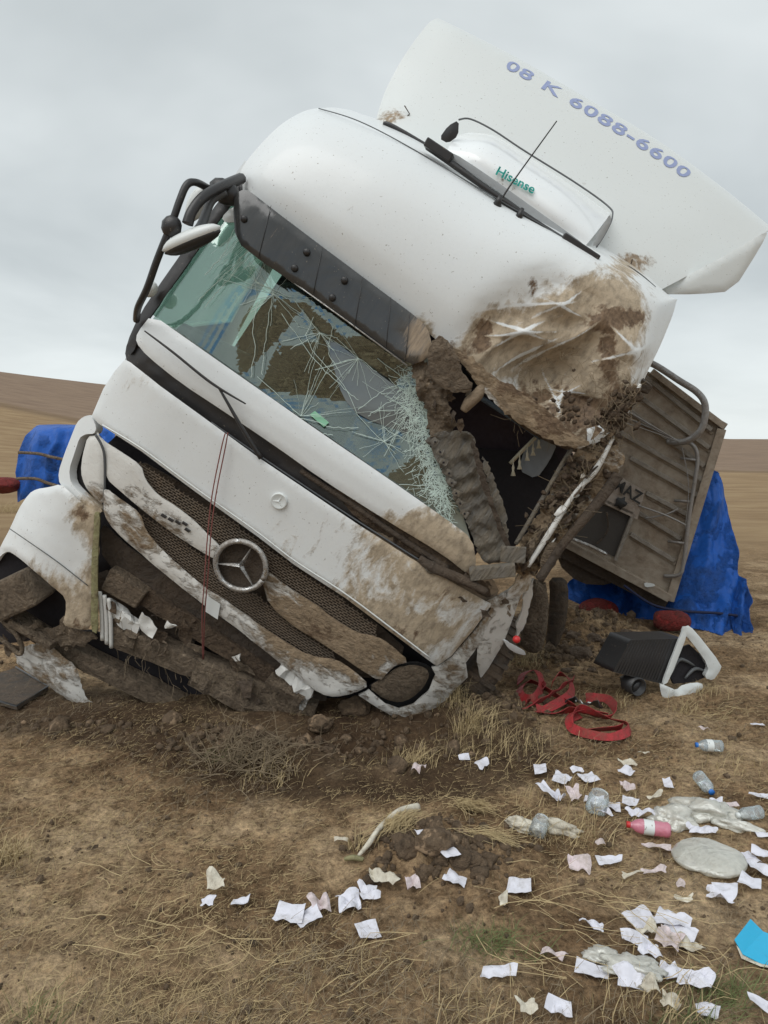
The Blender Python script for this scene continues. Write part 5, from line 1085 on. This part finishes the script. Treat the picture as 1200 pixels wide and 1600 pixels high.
bag(945, 1504, .055, .03, .02, -25, milky, 'muddy crumpled plastic film in the lower right foreground', .7, 31.)
bag(990, 1520, .075, .045, .02, -20, milky, 'crumpled clear film beside the bright rectangular note', .6, 35.)
# white roll of plastic in the straw
o = tube('rolled_plastic_sheet', gl3([(560,1345,.02),(576,1330,.03),(590,1312,.04),(604,1298,.035),(625,1284,.05),(652,1272,.03)]), [.006,.011,.009,.016,.012,.02], paperc, None, 8, 30); tag(o, 'long white rolled plastic strip lying over the straw bundle', 'plastic strip')
o = tube('yellow_stick', gl3([(538,1350,.02),(552,1350,.025),(568,1351,.02)]), [.006,.012,.008], yelm, None, 6, 10); tag(o, 'short yellowish stick below the white rolled strip', 'stick')

# ================================================================== CLODS, ROCKS, GRASS
def rock(px, py, r, m, label, name='earth_clod'):
    v = IC4_V*(1+.30*fbm(IC4_V+px*.37, 1.5, 5, px*.11))[:, None]*r*np.array([1.15, 1., .75]); g = GP(px, py)+np.array([0, 0, r*.25]); o = mk(name, v+g, IC4_F, m)
    return tag(o, label, 'clod', 'earth clods by the wreck')
for px, py, r, lb_ in ((905,1028,.085,'rounded pale clod standing highest right of the fuel tank'),(983,1000,.075,'clod just left of the broken black box top'),(950,1008,.05,'clod between the rounded pale one and the black box'),
   (928,1000,.05,'clod behind the rounded pale one'),(895,995,.045,'clod next to the fuel tank foot'),(965,1030,.035,'small clod in front of the black box'),(925,1050,.03,'small clod below the rounded pale one'),(885,1050,.03,'small clod nearest the red strap'),
   (555,1110,.08,'dark clod pressed under the front beam end'),(500,1135,.06,'dark clod left of the one under the beam'),(640,1330,.05,'clod in the straw bundle left of the large white note'),(680,1322,.06,'clod at the top of the small heap'),(720,1350,.06,'clod right of the large white note')):
    rock(px, py, r, rockm if py < 1060 else clodm, lb_)
def scatter_mesh(base, Fb, P, S, jit=.25):
    n = len(P); k = len(base); ang = rng.uniform(0, 2*np.pi, n); B = base[None]*(1+jit*rng.uniform(-1, 1, (n, k, 1)))*S[:, None, :]
    c_, s_ = np.cos(ang)[:, None], np.sin(ang)[:, None]; X = B[..., 0]*c_-B[..., 1]*s_; Y = B[..., 0]*s_+B[..., 1]*c_
    V_ = np.stack([X+P[:, 0:1], Y+P[:, 1:2], B[..., 2]+P[:, 2:3]], -1).reshape(-1, 3); return V_, (Fb[None]+np.arange(n)[:, None, None]*k).reshape(-1, Fb.shape[1])
# small clods everywhere near, denser in heaps
n = 5200; y = 1.7+rng.random(n)**1.4*6; x = rng.uniform(-1, 1, n)*(.62*y+.4); keep = vfbm(x, y, 1.7, 3, 12) > rng.uniform(-.55, .25, n); x, y = x[keep], y[keep]
hx = []; 
for mx, my, rx, ry, h in MW: k = 420 if h > .03 else 120; hx.append(np.stack([mx+rng.normal(0, rx*.6, k), my+rng.normal(0, ry*.6, k)], 1))
H_ = np.vstack(hx); x = np.r_[x, H_[:, 0]]; y = np.r_[y, H_[:, 1]]; r = np.r_[rng.gamma(1.6, .0024, len(x)-len(H_)), rng.gamma(1.8, .0058, len(H_))]+.0015
S = r[:, None]*rng.uniform(.7, 1.3, (len(x), 3)); V_, F_ = scatter_mesh(IC1_V, IC1_F, np.stack([x, y, HT(x, y)+r*.2], 1), S)
mk('loose_soil', V_, F_, clodm, None, True, kind='stuff')
def blades(P, H_, lean, wd, m, name, droop=.5):
    n = len(P); a = rng.uniform(0, 2*np.pi, n); ln = rng.uniform(*lean, n); d = np.stack([np.cos(a), np.sin(a)], 1); out = []
    for k, t in enumerate((0, .4, .75, 1.)):
        hz = H_*np.sin(np.pi/2-ln)*t*(1-droop*t*t*.5); hr = H_*np.sin(ln)*t*(1+droop*t*.5); c = P+np.stack([d[:, 0]*hr, d[:, 1]*hr, hz], 1)
        s = np.stack([-d[:, 1], d[:, 0], np.full(n, .5)], 1)*(wd*(1-t*.8))[:, None]; out += [c-s, c+s]
    V_ = np.stack(out, 1).reshape(-1, 3); f = np.array([[0, 1, 3, 2], [2, 3, 5, 4], [4, 5, 7, 6]]); F_ = (f[None]+np.arange(n)[:, None, None]*8).reshape(-1, 4); return mk(name, V_, F_, m, None, True, kind='stuff')
def field_pts(n, thr, seed, y0=1.75, y1=9., pw=1.5):
    y = y0+rng.random(n)**pw*(y1-y0); x = rng.uniform(-1, 1, n)*(.58*y+.35); k = vfbm(x, y, 1.3, 3, seed) > thr+rng.normal(0, .12, n); x, y = x[k], y[k]; return x, y
# flat straw litter
x, y = field_pts(80000, -.02, 21); P = np.stack([x, y, HT(x, y)+.006], 1); blades(P, rng.gamma(1.8, .012, len(P))+.006, (1.0, 1.54), rng.uniform(.0005, .0012, len(P)), strawm, 'straw_litter', .5)
x, y = field_pts(40000, .0, 33); P = np.stack([x, y, HT(x, y)+.004], 1); blades(P, rng.gamma(3., .012, len(P))+.01, (.5, 1.45), rng.uniform(.0007, .0014, len(P)), stemm, 'withered_litter', .4)
# tufts
tx_, ty2, th_ = [], [], []
TUFT = [(700,1110,.10,.30,200),(740,1140,.12,.22,260),(640,1180,.12,.16,160),(820,1040,.15,.18,160),(0,1345,.10,.16,260),(20,800,.5,.5,500),(780,1165,.25,.16,240),(880,1300,.18,.14,200),(1100,1085,.12,.12,120),(1075,1110,.1,.12,80),(560,1330,.05,.12,60),(960,1100,.15,.1,120),(1000,1590,.2,.12,160),(740,1590,.15,.12,120),(1150,1200,.2,.10,90),(700,1050,.2,.14,120),(420,1210,.15,.14,120),(900,1240,.3,.10,160),(90,1580,.2,.12,120)]
for a, b, s, h, k in TUFT:
    g = G(a, b); tx_.append(g[0]+rng.normal(0, s*.6, k)); ty2.append(g[1]+rng.normal(0, s*.45, k)); th_.append(rng.uniform(.35, 1, k)*h)
x = np.concatenate(tx_); y = np.concatenate(ty2); h = np.concatenate(th_); P = np.stack([x, y, HT(x, y)], 1); blades(P, h, (.05, .8), rng.uniform(.0009, .002, len(P)), straw2, 'dry_grass_tufts', .7)
x, y = field_pts(5200, .12, 41); P = np.stack([x, y, HT(x, y)], 1); blades(P, rng.uniform(.03, .10, len(P)), (.1, 1.1), rng.uniform(.0008, .0015, len(P)), straw2, 'short_dry_grass', .6)
gx = []
for a, b, k in ((760,1470,160),(1130,1550,240),(1080,1590,160),(800,1480,90),(60,1590,60),(350,1190,60)):
    g = G(a, b); gx.append(np.stack([g[0]+rng.normal(0, .06, k), g[1]+rng.normal(0, .035, k)], 1))
gx = np.vstack(gx); P = np.stack([gx[:, 0], gx[:, 1], HT(gx[:, 0], gx[:, 1])], 1); blades(P, rng.uniform(.03, .09, len(P)), (.5, 1.3), rng.uniform(.0008, .0016, len(P)), greeng, 'green_grass_blades', .6)
# long straw strands lying in sheaves
lit = []
for a, b, ang, k, L_, sp in ((1000,1440,-40,60,.45,.10),(870,1420,-35,30,.35,.08),(620,1310,55,140,.24,.035),(770,1330,-20,60,.20,.05),(740,1270,-50,110,.16,.04),(250,1470,-15,45,.30,.12),(1090,1510,-60,50,.35,.06),(330,1500,20,30,.3,.1),(1080,1560,50,30,.25,.08),(200,1360,-40,25,.3,.1),(520,1510,30,30,.25,.1),(840,1500,-30,40,.3,.08),(960,1260,5,30,.25,.08),(1130,1120,-10,25,.2,.08)):
    g = G(a, b)
    for _ in range(int(k*(.28 if L_ > .22 and k != 140 else 1.2))):
        aa = rad(ang+rng.normal(0, 24)); l = L_*rng.uniform(.25, .85); o_ = rng.normal(0, sp, 2)*np.array([1, .7]); t = np.linspace(-.5, .5, 5)[:, None]; bend = rng.normal(0, .3)
        q_ = np.array([g[0]+o_[0], g[1]+o_[1]])+np.concatenate([np.cos(aa)*t*l-np.sin(aa)*(t**2)*bend*l*2, np.sin(aa)*t*l+np.cos(aa)*(t**2)*bend*l*2], 1)
        lift = rng.uniform(.004, .04)+np.linspace(0, 1, 5)*rng.uniform(0, .04); lit.append(tube_vf(np.column_stack([q_, HT(q_[:, 0], q_[:, 1])+lift]), rng.uniform(.0006, .0014), 3, False))
mk('straw_sheaves', *join(lit), straw2, None, False, kind='stuff')
# grey-twigged bush in front of the beam
lit = []
for k in range(150):
    g = G(rng.normal(385, 38), rng.normal(1195, 12)); z0 = float(HT(g[0], g[1])); L_ = rng.uniform(.08, .26); dr = np.array([rng.normal(.25, .7), rng.normal(-.25, .4), rng.uniform(.1, .9)]); dr /= np.linalg.norm(dr)
    p = np.array([g[0], g[1], z0+.02]); q_ = [p]
    for s_ in range(4): dr = dr+rng.normal(0, .22, 3)+[0, 0, -.06]; dr /= np.linalg.norm(dr); q_.append(q_[-1]+dr*L_/4)
    lit.append(tube_vf(q_, [.0026,.0022,.0018,.0014,.0008], 4, False))
    for _ in range(3): i = rng.integers(1, 5); e_ = q_[i]+rng.normal(0, .035, 3); lit.append(tube_vf([q_[i], e_], .001, 3, False))
bush = mk('withered_shrub', *join(lit), stemm, None, False); tag(bush, 'withered twiggy shrub on the dark soil in front of the bumper beam', 'shrub')
